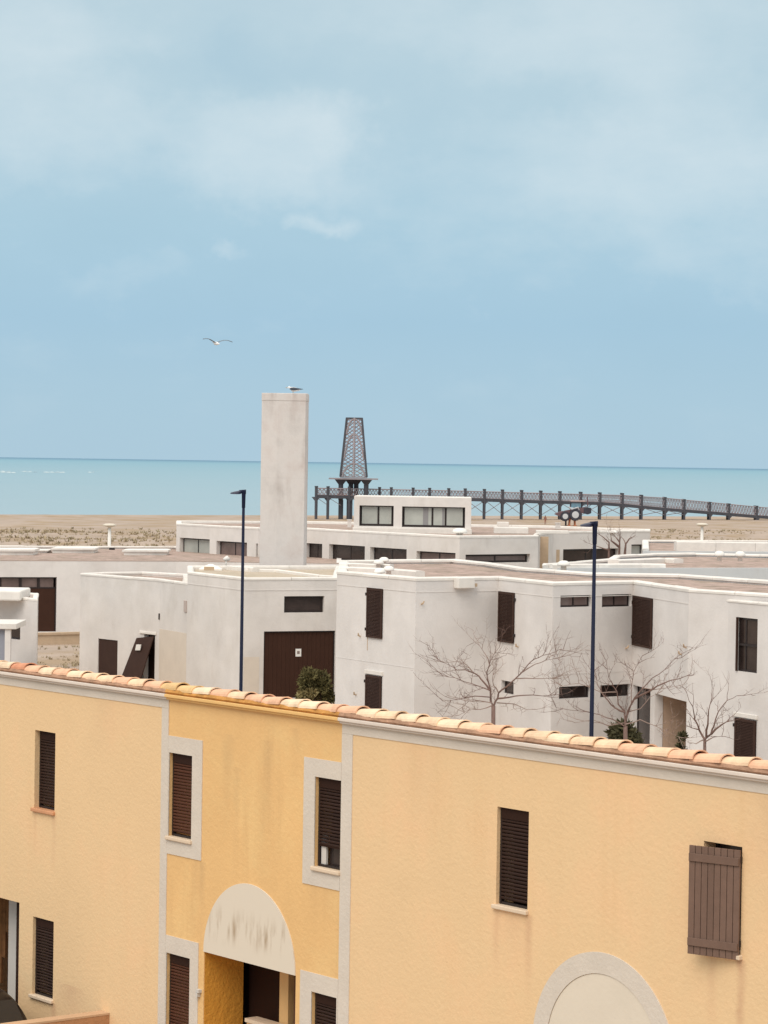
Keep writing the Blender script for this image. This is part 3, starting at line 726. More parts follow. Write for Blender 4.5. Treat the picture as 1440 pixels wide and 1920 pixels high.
# --- big right-hand house
zR=5.4
cR=[G(632,1070,zR),G(780,1083,zR),G(935,1081,zR),G(1037,1091.5,zR),G(1188,1088.5,zR),G(1292,1103.5,zR),G(1560,1120,zR),G(1560,1096,zR),G(1281,1076,zR),G(1124,1073.5,zR),G(983,1063.5,zR),G(923,1054.5,zR),G(853,1048,zR),G(723,1049,zR),G(638,1050,zR)]
opsR={0:[(690,1102,718,1194),(687.5,1265,716,1345)],
      2:[(937,1109,965,1202),(940,1275,963,1299)],
      3:[(1051,1117,1109,1139),(1129,1115,1184,1138.5),(1048.5,1288,1108,1311),(1126,1285,1184,1308)],
      4:[(1189,1117,1224,1209),(1187,1284,1219,1394),(1228,1300,1290,1420)]}
hR,ER,OR=flat_building('holiday_house','large white two-storey house with zigzag front, brown shutters and recessed porch','house',cR,zR,ops=opsR)
def beam(): pass
for o in OR[0]: backing(hR,ER[0],o); louvre(hR,ER[0],o)
backing(hR,ER[2],OR[2][0]); louvre(hR,ER[2],OR[2][0],hinge='r'); glazing(hR,ER[2],OR[2][1],1,.12,GLASSD)
for j,o in enumerate(OR[3]): glazing(hR,ER[3],o,2,.12,GLASSD if j>1 else GLASSB)
backing(hR,ER[4],OR[4][0]); louvre(hR,ER[4],OR[4][0]); glazing(hR,ER[4],OR[4][1],1,.14,GLASSD,name='glazed_door')
# porch niche
def niche():
    e=ER[4]; o=OR[4][2]; mb=MB(); d=2.2
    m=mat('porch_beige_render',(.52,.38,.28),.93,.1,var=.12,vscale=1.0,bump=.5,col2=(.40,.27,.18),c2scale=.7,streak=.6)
    e.box(mb,o[0]-.02,o[1]+.02,-d,-d+.05,-.3,o[3]+.1); e.box(mb,o[0]-.1,o[0]-.02,-d,-.26,-.3,o[3]+.1); e.box(mb,o[1]+.02,o[1]+.1,-d,-.26,-.3,o[3]+.1)
    mb.build('porch_wall',m,hR); mb=MB(); e.box(mb,o[0]-.1,o[1]+.1,-d,-.255,o[3]+.01,o[3]+.1); mb.build('porch_ceiling',m,hR)
niche()
def lintel(h,e,op,dz=.32,wd=.06):
    mb=MB(); e.box(mb,op[0]-wd,op[1]+wd,0,.06,op[3]+.04,op[3]+.04+.12); mb.build('lintel',COPE,h,bevel=.01)
lintel(hR,ER[0],OR[0][1])
# recessed render strip between upper and lower shutters (downpipe chase) and wall boxes
mb=MB(); e=ER[1]; a,z=e.inv(868,1090); e.box(mb,a-.35,a+.25,0,.28,z-.20,z+.12); mb.build('overflow_spout',COPE,hR,bevel=.02)
mb=MB(); e.box(mb,a+.28,a+.42,0,.16,z-.16,z-.06); mb.build('spout_pipe',BENCH,hR)
# shutter catches, render joints and small wall fittings
def catch(h,e,x,y):
    a,z=e.inv(x,y); mb=MB(); mb.tube([e.pt(a,.0,z-.05),e.pt(a,.08,z-.02),e.pt(a+.04,.10,z+.05)],[.022,.03,.018],5); mb.build('shutter_catch',BENCH,h)
for i,x,y in ((2,972,1210),(3,1173,1213),(4,1278,1224),(4,1287,1211),(0,676,1190),(1,790,1130),(0,668,1300)): catch(hR,ER[i],x,y)
for i,e in enumerate(ER[:5]):
    mb=MB(); e.box(mb,.03,e.L-.03,-.005,.010,4.955,4.975); mb.build('render_joint',WHITE2,hR)
    if i in (0,3): mb=MB(); e.box(mb,.03,e.L-.03,-.005,.008,2.70,2.712); mb.build('render_joint',WHITE,hR)
mb=MB(); e=ER[0]; a,_=e.inv(689,1230); e.box(mb,a-.02,a+.0,-.005,.012,3.05,3.55); mb.build('render_joint',BENCH,hR)
# roof fittings: upstands and vents
def upstand(h,pts,z0,z1,w=.3):
    for i in range(len(pts)-1):
        a=Vector((*pts[i],0)); b=Vector((*pts[i+1],0)); W_=Wall(a,b); n=max(1,round(W_.L/2.0))
        for j in range(n):
            mb=MB(); s0=W_.L*j/n+.006; s1=W_.L*(j+1)/n-.006
            R=[]
            for s in (s0,s1): R.append([W_.pt(s,w/2,z0),W_.pt(s,w/2,z1-.03),W_.pt(s,w/2-.04,z1),W_.pt(s,-w/2+.04,z1),W_.pt(s,-w/2,z1-.03),W_.pt(s,-w/2,z0)])
            mb.rings(R); mb.build('roof_upstand',COPE,h)
upstand(hR,[G(640,1062,5.42),G(735,1066,5.42),G(788,1070.5,5.42)],5.2,5.42,.34)
upstand(hR,[G(650,1054,5.42),G(735,1057,5.42)],5.2,5.40,.3)
def vent(h,x,y,z,r=.17,hh=.3,nm='roof_vent'):
    p=GZ(x,y,z+hh); mb=MB(); n=12
    prof=[(r*.45,0),(r*.45,hh*.45),(r,hh*.5),(r*1.02,hh*.62),(r*.85,hh*.85),(r*.45,hh*.98),(.01,hh)]
    mb.rings([[Vector((p.x+a*math.cos(t*2*math.pi/n),p.y+a*math.sin(t*2*math.pi/n),z+b)) for t in range(n)] for a,b in prof]); mb.build(nm,PLAST,h,smooth=True)
for (x,y) in ((710,1049),(720,1044.5),(712,1065),(729,1061)): vent(hR,x,y,5.26)
# --- nearer low block at the far right
zq=5.17
pA=GZ(1294,1117,zq)+Vector((-.0,-.04,0)); pB=GZ(1560,1141.5,zq); _e=Wall(pA.xy,pB.xy); pC=pB-_e.n*3.4; pD=pA-_e.n*3.4+_e.d*.05
h2,E2,O2=flat_building('holiday_house','white house front at the right edge with a half-open brown window','house',[pA.xy,pB.xy,pC.xy,pD.xy],zq,th=.2,cope_w=.2,cope_h=.07,cope_edges=[0],ops={0:[(1383,1157,1420,1258),(1380,1346,1418,1440)]})
w=glazing(h2,E2[0],O2[0][0],2,.05,GLASSD,fw=.06,label='upper window with one brown shutter folded back and dark panes',weights=[.5,1])
mb=MB(); o=O2[0][0]; E2[0].box(mb,o[0],o[0]+.05,.0,.05,o[2],o[3]); mb.build('shutter_edge',DARK,w)
mb=MB(); E2[0].box(mb,o[0]+.07,o[1]-.02,-.045,-.01,(o[2]+o[3])/2-.03,(o[2]+o[3])/2+.03); mb.build('glazing_bar',FRAME,w)
backing(h2,E2[0],O2[0][1],d=.13); louvre(h2,E2[0],O2[0][1]); lintel(h2,E2[0],O2[0][1])
# --- garage house
zg=4.6
cG=[G(352,1071.5,zg),G(458,1083,zg),G(634,1082.5,zg),G(640,1060,zg),G(352,1060,zg)]
opsG={1:[(533,1118,608,1149),(495,1184,628,1310)]}
hG,EG,OG=flat_building('garage_house','white flat-roofed house with a wide dark brown garage door and a slit window above it','house',cG,zg,ops=opsG,wallm=WHITE2,roofm=GRAVELP,cope_w=.22)
glazing(hG,EG[1],OG[1][0],1,.14,GLASSD,fw=.07)
def garage_door():
    e=EG[1]; o=OG[1][1]; mb=MB()
    e.box(mb,o[0]+.004,o[0]+.05,-.12,-.06,o[2],o[3]-.004); e.box(mb,o[1]-.05,o[1]-.004,-.12,-.06,o[2],o[3]-.004); e.box(mb,o[0]+.05,o[1]-.05,-.12,-.062,o[3]-.05,o[3]-.005)
    d=mb.build('garage_door',FRAME,hG,origin=e.pt((o[0]+o[1])/2,-.06,0)); n=16; w=(o[1]-o[0]-.1)/n
    for i in range(n):
        mb=MB(); e.box(mb,o[0]+.05+i*w+.003,o[0]+.05+(i+1)*w-.003,-.11,-.085,o[2],o[3]-.052); mb.build('panel',GARAGE,d)
    a,z=e.inv(561,1224); mb=MB(); e.box(mb,a-.11,a+.11,-.084,-.078,z-.14,z+.14); mb.build('notice',PAPER,d)
    mb=MB(); e.box(mb,a-.05,a+.05,-.0775,-.0765,z-.05,z+.06); mb.build('notice_mark',INK,d)
garage_door()
mb=MB(); e=EG[0]
for zz,ee,s in ((4.13,EG[0],-1),(4.13,EG[1],1)):
    mb=MB(); ee.box(mb,.02,ee.L-.02,-.01,.012,zz,zz+.03); mb.build('render_joint',WHITE2,hG)
mb=MB(); EG[1].box(mb,.02,.62,-.01,.006,-.3,1.75); mb.build('paint_patch',BEIGEP,hG)
def cowl(h,x,y,z):
    p=GZ(x,y,z); mb=MB(); mb.tube([p,p+Vector((0,0,.26))],.035,8); mb.tube([p+Vector((-.1,-.05,.28)),p+Vector((.03,0,.34)),p+Vector((.13,.03,.26))],[.06,.11,.07],8); mb.build('roof_vent',PLAST,h,smooth=True)
cowl(hG,424,1062,4.44)
mb=MB(); p=GZ(395,1069,4.44)
mb.rings([[p+Vector((x*s,y*s,z)) for x,y in ((-.45,-.3),(.45,-.3),(.45,.3),(-.45,.3))] for s,z in ((1,0),(1,.06),(.15,.24))]); mb.build('skylight',PLAST,hG)
mb=MB(); p=GZ(393,1069.5,4.44); mb.box(p+Vector((0,-.36,.09)),(.2,.04,.07)); mb.build('skylight_box',BENCH,hG)
upstand(hG,[G(460,1066.5,4.55),G(520,1068,4.55),G(600,1078,4.55),G(632,1080,4.55)],4.4,4.56,.12)
upstand(hG,[G(430,1060,4.62),G(480,1064,4.62)],4.4,4.62,.3)
# --- chimney tower
def tower():
    zb=4.4; B=GZ(529,1066,zb); s=B.y/FPX
    wdt=(572-486)*s; cx=B.x; cy=B.y+wdt/2; hw=wdt/2
    t=thing('chimney_tower','tall plain white rectangular tower with stained render, a gull standing on its top','tower',(cx,cy,0))
    c=.16*wdt
    ztop=GZ(0,0,0).z
    v=ray(532,737); ztop=CZ+v.z*(B.y/v.y)
    ang0=.10
    def pts(k=0):
        P=[(-hw+.36*wdt,-hw),(hw-c*.25,-hw),(hw,-hw+c*.4),(hw,hw),(-hw,hw),(-hw,-hw+.1*wdt)]
        return [Vector((cx+x*math.cos(ang0*0)-0,cy+y,0)) for x,y in P]
    P=pts(); mb=MB(); zs=[-.3,4.4,6.2,8.1,9.6,ztop-.32]
    # storeys cast in lifts, slightly uneven
    prev=None
    for i in range(len(zs)-1):
        m2=MB(); m2.prism([Vector((cx+(p.x-cx)*(1+.003*(i%2)),cy+(p.y-cy)*(1+.003*(i%2)),0)) for p in P],zs[i]+.001,zs[i+1]); fixn(m2.build('wall_lift',TOWERM,t))
    m2=MB(); m2.prism([Vector((cx+(p.x-cx)*1.012,cy+(p.y-cy)*1.012,0)) for p in P],ztop-.318,ztop); fixn(m2.build('tower_cap',TOWERM,t,bevel=.02))
    return cx,cy,hw,ztop
TX,TY,THW,TZ=tower()
# --- small door house, left of the garage
zd=4.15
cD=[G(151,1074,zd),G(300,1085.5,zd),G(352,1092,zd),G(354,1076,zd),G(268,1071.5,zd),G(190,1072.5,zd)]
opsD={0:[(184,1197,220,1300),(270,1189,290,1300)]}
hD,ED,OD=flat_building('small_house','white flat-roofed outbuilding with two dark doors, one leaning off its hinges','house',cD,zd,ops=opsD,wallm=WHITE2,cope_w=.24,th=.22)
def door_house():
    e=ED[0]; o=OD[0][0]; mb=MB(); e.box(mb,o[0]+.003,o[1]-.003,-.08,-.04,o[2],o[3]-.003); mb.build('door',DARK,hD)
    o=OD[0][1]; backing(hD,e,o,d=.24)
    mb=MB(); e.box(mb,o[0]-.28,o[1]+.10,0,.05,o[3]+.02,o[3]+.12); mb.build('lintel',COPE,hD,bevel=.01)
    # leaning door leaf
    def P(x,y,off):
        a,z=e.inv(x,y); return e.pt(a,off,z)
    q=[(238,1290),(277,1290),(291,1193),(259,1196)]
    mb=MB(); offs=[.45,.45,.06,.06]
    fr=[P(x,y,o_+.02) for (x,y),o_ in zip(q,offs)]; bk=[P(x,y,o_-.02) for (x,y),o_ in zip(q,offs)]
    mb.hexa([fr[0],fr[1],bk[1],bk[0],fr[3],fr[2],bk[2],bk[3]]); d=mb.build('leaning_door',DARK,hD,label='dark brown door leaf leaning sideways with a small white notice')
    n=[(264,1219),(273,1219),(275,1208),(266,1208)]
    mb=MB(); k=.26
    a=[P(x,y,k+.005) for x,y in n]; b=[P(x,y,k-.02) for x,y in n]; mb.hexa([a[0],a[1],b[1],b[0],a[3],a[2],b[2],b[3]]); mb.build('notice',PAPER,d)
    e=ED[1]; mb=MB(); e.box(mb,.03,e.L-.05,-.01,.006,-.3,2.22); mb.build('paint_patch',BEIGEP,hD)
    a,z=e.inv(350,1137); mb=MB(); e.box(mb,max(.05,e.L-.3),e.L-.03,-.01,.04,z-.22,z+.22); mb.build('meter_box',mat('meter_box_grey',(.5,.42,.38),.8,.2),hD,bevel=.01)
    a,z=ED[0].inv(300,1156); mb=MB(); ED[0].box(mb,a-.04,a,0,.05,z-.12,z+.12); mb.build('wall_hook',FRAME,hD)
door_house()
# --- long low house at the back left
zl=3.67
def lowh():
    A=GZ(-80,1047.5,zl); B=GZ(330,1049,zl); C_=GZ(345,1049.5,zl); 
    cL=[A.xy,B.xy,G(640,1053.5,zl),G(640,1040,zl),G(330,1024,zl),G(-80,1022.5,zl)]
    ops={0:[(-40,1082,106,1185)]}
    h,E,Oo=flat_building('long_house','long low white house at the left with a big dark glazed opening and roof skylights','house',cL,zl,ops=ops,zb=-.4,wallm=WHITE,cope_edges=[3,4])
    mb=MB(); 
    for i in (0,1): E[i].box(mb,0,E[i].L,-.25,.01,zl-.099,zl-.06)
    mb.build('roof_edge',mat('gravel_edge',(.46,.36,.31),.95,.1,var=.1),h)
    e=E[0]; o=Oo[0][0]
    a=[e.inv(x,1092)[0] for x in (1,39,73,104)]; zt=o[3]; zm=e.inv(60,1103)[1]
    mb=MB(); e.box(mb,o[0]+.004,o[1]-.06,-.20,-.16,o[2]+.01,zm-.02); e.box(mb,o[1]-.06,o[1]-.004,-.22,-.12,o[2]+.01,o[3]-.004)
    e.box(mb,o[0]+.01,o[1]-.07,-.22,-.14,o[3]-.06,o[3]-.004); e.box(mb,o[0]+.01,o[1]-.07,-.22,-.14,zm-.02,zm+.05)
    for q in a[:-1]: e.box(mb,q-.07,q+.07,-.22,-.138,zm+.05,o[3]-.06)
    w=mb.build('glazed_front',FRAME,h,origin=e.pt(o[1],-.1,0))
    for q0,q1 in zip(a[:-1],a[1:]):
        mb=MB(); e.box(mb,q0+.07,q1-.07,-.19,-.18,zm+.05,o[3]-.06); mb.build('pane',GLASSB,w)
    mb=MB(); e.box(mb,o[0]+.004,o[1]-.07,-.159,-.15,o[2]+.01,zm-.022); mb.build('roller_door',GARAGE,w)
    # roof lights: low white boxes
    for (x0,x1,yt,yb) in ((-30,62,1019,1041),(61,88,1026,1037),(98,176,1019,1037),(232,312,1022,1041)):
        p0=GZ(x0,yb,zl-.16); p1=GZ(x1,yb,zl-.16); s=p0.y/FPX; hh=(yb-yt)*.55*s
        mb=MB(); dp=2.0
        mb.rings([[Vector((p0.x-g,p0.y-g,z)),Vector((p1.x+g,p1.y-g,z)),Vector((p1.x+g,p1.y+dp+g,z)),Vector((p0.x-g,p0.y+dp+g,z))] for g,z in ((0,zl-.16),(0,zl-.16+hh*.55),(.09,zl-.16+hh*.58),(.09,zl-.16+hh*.9),(-.1,zl-.16+hh))])
        mb.build('roof_light',COPE,h)
    mb=MB(); p=GZ(210,1031,zl-.16); mb.box(p+Vector((0,0,.06)),(.16,.1,.06)); mb.build('roof_drain',FRAME,h)
    return h
lowh()
def ledge():
    A=GZ(60,1187,.55); B=GZ(165,1184.5,.55); W_=Wall(A.xy,B.xy)
    t=thing('low_wall','low sand-coloured stone wall in front of the long low house','wall',W_.pt(W_.L/2,0,0))
    mb=MB(); W_.box(mb,-3,W_.L+4,-.2,.0,.16,.44); mb.build('upper_course',BENCH,t)
    mb=MB(); W_.box(mb,-3,W_.L+4,-.25,.06,.442,.55); mb.build('coping',BENCH,t)
    mb=MB(); W_.box(mb,-3,W_.L+4,-.2,.05,-.3,.158); mb.build('lower_course',BENCH,t)
ledge()
# --- small house at the left edge with carport
def lefth():
    zt=3.6
    c=[G(-90,1107,zt),G(70,1122.5,zt),G(72,1112,zt),G(-90,1098,zt)]
    h,E,Oo=flat_building('corner_house','small white house cut by the left edge with a window behind a thin carport roof','house',c,zt,ops={0:[(-30,1159,38,1192)]},th=.2,cope_w=.22)
    glazing(h,E[0],Oo[0][0],2,.12,GLASSD,fw=.07,weights=[3,2])
    mb=MB(); a=GZ(-60,1107,3.85); b=GZ(42,1107,3.85); mb.box(((a.x+b.x)/2,a.y+1.6,3.66),((b.x-a.x)/2,1.4,.19)); mb.build('roof_block',COPE,h,bevel=.06)
    mb=MB(); p=GZ(31,1169,2.9); mb.box((p.x-2,p.y+1.3,2.79),(2,1.3,.10)); mb.build('carport_roof',COPE,h,bevel=.02)
    mb=MB(); mb.box((p.x-.32,p.y+.2,1.2),(.10,.12,1.488)); mb.build('carport_post',WHITE,h)
    mb=MB(); mb.box((p.x-1.6,p.y+.25,1.2),(1.17,.03,1.486)); mb.build('carport_door',GREYBLUE,h)
    return h
lefth()
# --- central long house with ribbon windows and belvedere
zc=5.13
cC=[G(331,981,zc),G(485,989,zc),G(572,989.5,zc),G(610,991.5,zc),G(764,1000,zc),G(862,1004.5,zc),G(1009,1003.5,zc),G(1012,1000,zc),G(1037,996,zc),G(1219,994,zc),G(1219,991.5,zc),G(1150,990.5,zc),G(1039,985.5,zc),G(884,983,zc),G(572,977,zc),G(331,976,zc)]
opsC={0:[(337,1008,393,1038),(406,1014,463,1042),(480,1019,484,1050)],
      2:[(573,1018,604,1049)],3:[(617,1020,684,1051),(694,1025.5,763,1052)],4:[(781,1033,854,1053)],5:[(873,1040,994,1056)],
      8:[(1056,1030,1160,1056),(1184,1021,1208,1044)]}
hC,EC,OC=flat_building('beach_house','long white beach house behind the tower with ribbon windows and a raised glazed belvedere','house',cC,zc,zb=-.4,ops=opsC,th=.35,wallm=WHITE2,cope_w=.3,seg=3.0,cope_h=.12)
for i,lst in OC.items():
    for j,o in enumerate(lst):
        if i==8 and j==0: glazing(hC,EC[i],o,3,.25,GLASSD,fw=.10,weights=[3.3,.8,3]); continue
        if i==5: glazing(hC,EC[i],o,2,.25,GLASSB,fw=.10,weights=[1,1]); continue
        glazing(hC,EC[i],o,2 if o[1]-o[0]>1.3 else 1,.25,GLASSP if (i==0 and j==0) or (i==8 and j==1) else GLASSB if (i==0 or i==4) else GLASSD,fw=.08)
for i,x in ((0,400),(3,689),(4,770)):
    pass
def belvedere():
    z1=6.93; z0=4.95; F0=GZ(664,930.5,z1); F1=GZ(884,934,z1); dp=3.2
    c=[F0.xy,F1.xy,(F1.x+.1,F1.y+dp),(F0.x+.1,F0.y+dp)]
    P=[Vector((*q,0)) for q in c]; E=footprint(P); e=E[0]
    mb=MB(); ops=[e.rect(674,947.5,738,986),e.rect(754,949.5,872,988)]
    IN=offset_pts(P,E,.3)
    for i,w in enumerate(E):
        wall_mesh(mb,w,0,w.L,z0,z1,.3,ops if i==0 else [],back_ends=((IN[i]-w.P0).dot(w.d),(IN[(i+1)%4]-w.P0).dot(w.d)),caps=(False,False))
    b=fixn(mb.build('belvedere',WHITE2,hC,label='raised white roof room with two wide pale windows'))
    mb=MB(); mb.prism(offset_pts(P,E,.02),z1-.1,z1+.03); mb.build('belvedere_roof',COPE,b,bevel=.03)
    glazing_b=[(ops[0],[1.25,1]),(ops[1],[2.4,1.1,1.5])]
    for o,wt in glazing_b:
        a0,a1,q0,q1=o; fw=.08; mb=MB(); d=.22
        e.box(mb,a0+.004,a0+fw,-d-.05,-d,q0+.004,q1-.004); e.box(mb,a1-fw,a1-.004,-d-.05,-d,q0+.004,q1-.004)
        e.box(mb,a0+fw,a1-fw,-d-.05,-d-.002,q0+.004,q0+fw*1.5); e.box(mb,a0+fw,a1-fw,-d-.05,-d-.002,q1-fw*.7,q1-.004)
        tot=sum(wt); acc=0; xs=[a0+fw]
        for w in wt: acc+=w; xs.append(a0+fw+(a1-a0-2*fw)*acc/tot)
        for x in xs[1:-1]: e.box(mb,x-.05,x+.05,-d-.048,-d-.003,q0+fw,q1-fw)
        w_=mb.build('window_frame',FRAME,hC,origin=e.pt((a0+a1)/2,-d,q0))
        for i in range(len(xs)-1):
            mb=MB(); e.box(mb,xs[i]+.05,xs[i+1]-.05,-d-.035,-d-.025,q0+fw*1.5,q1-fw*.7); mb.build('pane',GLASSP,w_)
        if len(wt)==3:
            for (x0,x1) in ((793,803),(829,833)):
                s0,_=e.inv(x0,960); s1,_=e.inv(x1,960); mb=MB(); e.box(mb,s0,s1,-d-.024,-d-.02,q0+fw*1.5,q1-fw*.7); mb.build('blind_strip',mat('blind_grey',(.27,.26,.26),.7,.2),w_)
    mb=MB(); e.box(mb,-.05,e.L+.05,0.002,.16,z0,5.24); mb.build('belvedere_plinth',COPE,b,bevel=.02)
belvedere()
def chimney(h,x,yt,yb,w,label=None):
    zb=5.0; s=GZ(x,yb,zb); k=s.y/FPX; hh=(yb-yt)*k; W2=w*k/2
    mb=MB(); mb.rings([[Vector((s.x+a*r,s.y+b*r,zb+z)) for a,b in ((-1,-1),(1,-1),(1,1),(-1,1))] for r,z in ((W2*.8,0),(W2*.8,hh*.85),(W2,hh*.87),(W2,hh))]); mb.build('chimney',WHITE2,h)
chimney(hC,655,974,989,9); chimney(hC,1046,980,992,11)
vent(hC,862,990,5.0,.38,.5); vent(hC,1149,994,5.05,.3,.3)
mb=MB(); p=GZ(943,983,5.2); mb.box(p,(.35,.3,.14)); mb.build('roof_box',COPE,hC,bevel=.03)
mb=MB(); p0=GZ(958,994.5,5.3); mb.box(p0,(.9,.5,.18)); mb.build('roof_box',COPE,hC,bevel=.05)
mb=MB(); p0=GZ(1037,998,5.27); mb.box(p0+Vector((.0,.6,0)),(.85,.6,.08)); mb.build('canopy_slab',COPE,hC,bevel=.02)
e=EC[7]
mb=MB(); q0=GD(1013,1000,147); mb.box((q0.x+.25,q0.y+1.5,2.4),(.28,.1,2.55)); mb.build('recess_panel',BENCH,hC)
mb=MB(); a,_=EC[8].inv(1046,1040); EC[8].box(mb,a-.14,a+.14,-.01,.012,2.5,4.1); mb.build('wall_panel',BENCH,hC)
# --- right rear roofs
z2=5.2
cB=[G(1018,1060,z2),G(1560,1060,z2),G(1560,1042,z2),G(1300,1036,z2),G(1220,1037,z2),G(1150,1041,z2),G(1140,1047,z2),G(1080,1052,z2),G(1018,1056,z2)]
hB,EB,OB=flat_building('rear_house','cool white house just behind the large house, pink gravel roof with rounded copings','house',cB,z2,wallm=BLUEISH,ops={},seg=2.4,cope_edges=[1,2,3,4,5,6,7,8])
vent(hB,1349,1033,5.25,.2,.38); vent(hB,1388,1033.5,5.25,.2,.38); vent(hB,1057,1051,5.15,.22,.35)
upstand(hB,[G(1150,1049.5,5.22),G(1245,1046,5.22),G(1273,1047.5,5.22)],5.0,5.22,.5)
upstand(hB,[G(1030,1057.5,5.24),G(1200,1056.5,5.24),G(1246,1057,5.24)],5.0,5.24,.45)
z3=5.0
cF=[G(1205,1029,z3),G(1560,1031,z3),G(1560,1014,z3),G(1205,1012,z3)]
hF,EF,OF=flat_building('far_house','farthest white house on the right, long white roof kerb against the dunes','house',cF,z3,wallm=BLUEISH,ops={},seg=3.5,cope_edges=[1,2,3])
upstand(hF,[G(1266,1018,z3+.2),G(1560,1022,z3+.2)],4.8,z3+.28,.8)

# ------------------------------------------------------------------ beach furniture lamps
def mushroom(x,yt,yb,D,label,tint):
    B=GD(x,yb,D); T=GD(x,yt,D); zb=ground_h(B.x,D); t=thing('beach_lamp',label,'lamp',(B.x,D,zb),'short mushroom lamps along the beach path')
    mb=MB(); mb.tube([(B.x,D,zb),(B.x,D,T.z-.1)],[.16,.11],8); mb.build('post',tint,t,smooth=True)
    mb=MB(); n=14; r=.62
    mb.rings([[Vector((B.x+a*math.cos(k*2*math.pi/n),D+a*math.sin(k*2*math.pi/n),T.z+b)) for k in range(n)] for a,b in ((.12,-.26),(r*.8,-.14),(r*.8,-.08),(.3,0),(.02,.02))]); mb.build('lamp_shade',mat('lamp_cream',(.66,.60,.5),.7,.3),t,smooth=True)
mushroom(205,982,1022,200,'short white mushroom-topped lamp before the scrub dunes at the left',PLAST)
mushroom(1316,981,1009,215,'short white mushroom-topped lamp before the dune at the right',PLAST)

# ------------------------------------------------------------------ street lamps
def street_lamp(xb,yb,xt,yt,D,armx,label):
    T=GD(xt,yt,D); t=thing('street_lamp',label,'street lamp',(T.x,D,0),'navy street lamps'); z=T.z; x=T.x; k=D/FPX
    mb=MB(); mb.tube([(x,D,0),(x,D,.6),(x,D,z)],[.047,.045,.030],12); mb.build('pole',NAVY,t,smooth=True)
    mb=MB(); mb.tube([(x,D,0),(x,D,.5),(x,D,.55)],[.09,.085,.058],12); mb.build('base_sleeve',NAVY,t,smooth=True)
    a=(armx-xt)*k
    mb=MB(); mb.tube([(x,D,z-.35),(x,D,z+.03)],[.038,.045],10); mb.tube([(x+.05,D,z),(x+a*.35,D,z-.0)],[.05,.035],8); mb.build('bracket',NAVY,t)
    mb=MB(); n=6
    R=[]
    for s,w,hh in ((.2,.05,.06),(.35,.12,.07),(.7,.13,.05),(.95,.10,.03),(1.0,.04,.015)):
        R.append([Vector((x+a*s,D+w*cy,z-.02+hh*cz+(-.02*s))) for cy,cz in ((-1,-.4),(1,-.4),(.9,.4),(.4,.7),(-.4,.7),(-.9,.4))])
    mb.rings(R); mb.build('lamp_head',HEAD,t)
street_lamp(451,1295,457,922,60,432,'slim navy street lamp standing before the garage house, left of the white tower')
street_lamp(1109,1380,1115.5,982,48,1088,'slim navy street lamp standing before the large white house among bare trees')

# ------------------------------------------------------------------ bare trees
def tree(label,base,D,limbs,seed,twig=1.0,k0=.028,extra=(),tr=.062,grp='bare winter trees by the white houses'):
    """limbs: pixel polylines read off as seen from the street; depth fans out around the trunk"""
    rr=random.Random(seed); B=GD(base[0],base[1],D)
    t=thing('bare_tree',label,'tree',(B.x,D,0),grp)
    F=GD(limbs[0][0][0],limbs[0][0][1],D)
    mb=MB(); mb.tube([(B.x,D,-.1),(B.x+.01,D,.6),(B.x*.5+F.x*.5+.01,D,F.z*.6),(F.x,D,F.z)],[tr*1.15,tr,tr*.9,tr*.85],10); mb.build('trunk',BARK,t,smooth=True)
    def twigs(mb,p,d,l,r,lvl):
        n=4; pts=[p]; q=p.copy(); dd=d.copy()
        for i in range(n):
            dd=(dd+Vector((rr.gauss(0,.16),rr.gauss(0,.16),rr.gauss(.05,.13)))).normalized(); q=q+dd*l/n; pts.append(q.copy())
        mb.tube(pts,[r*(1-.75*i/n) for i in range(n+1)],4)
        if lvl>0:
            for i in range(1,n+1):
                if rr.random()<.8:
                    a=Vector((rr.gauss(0,1),rr.gauss(0,.8),rr.gauss(.35,.8))).normalized()
                    twigs(mb,pts[i],(dd*.6+a*.8).normalized(),l*rr.uniform(.4,.65),r*.6,lvl-1)
    for li,lm in enumerate(limbs[1:]):
        mb=MB(); slope=rr.uniform(-.55,.55); pts=[]; acc=0; prev=None
        for (x,y) in lm:
            p=GD(x,y,D)
            if prev is not None: acc+=(p-prev).length
            prev=p.copy(); dep=slope*acc+.05*math.sin(acc*4+li)
            p=GD(x,y,D+dep); pts.append(p)
        # root the limb in the tree
        c=[]  # smooth
        for i in range(len(pts)-1):
            for s in (0,.5): c.append(pts[i].lerp(pts[i+1],s)+Vector((rr.gauss(0,.008),rr.gauss(0,.02),rr.gauss(0,.008))))
        c.append(pts[-1]); n=len(c); r0=k0*(1 if li<4 else .6)
        mb.tube(c,[max(.006,r0*(1-.86*i/(n-1))) for i in range(n)],6)
        for i in range(1,n):
            dd=(c[i]-c[i-1]).normalized()
            for _ in range(2 if i>n*.35 else 1):
                if rr.random()<.55*twig:
                    a=Vector((rr.gauss(0,1),rr.gauss(0,.9),rr.gauss(.45,.7))).normalized()
                    twigs(mb,c[i],(dd*.8+a*.8).normalized(),rr.uniform(.3,.7)*(.6+.6*i/n),.008,2 if rr.random()<.5 else 1)
        mb.build('branch',BARK if li<6 else TWIG,t)
    return t
def cv(pts,ox,oy,s): return [(ox+a/s,oy+b/s) for a,b in pts]
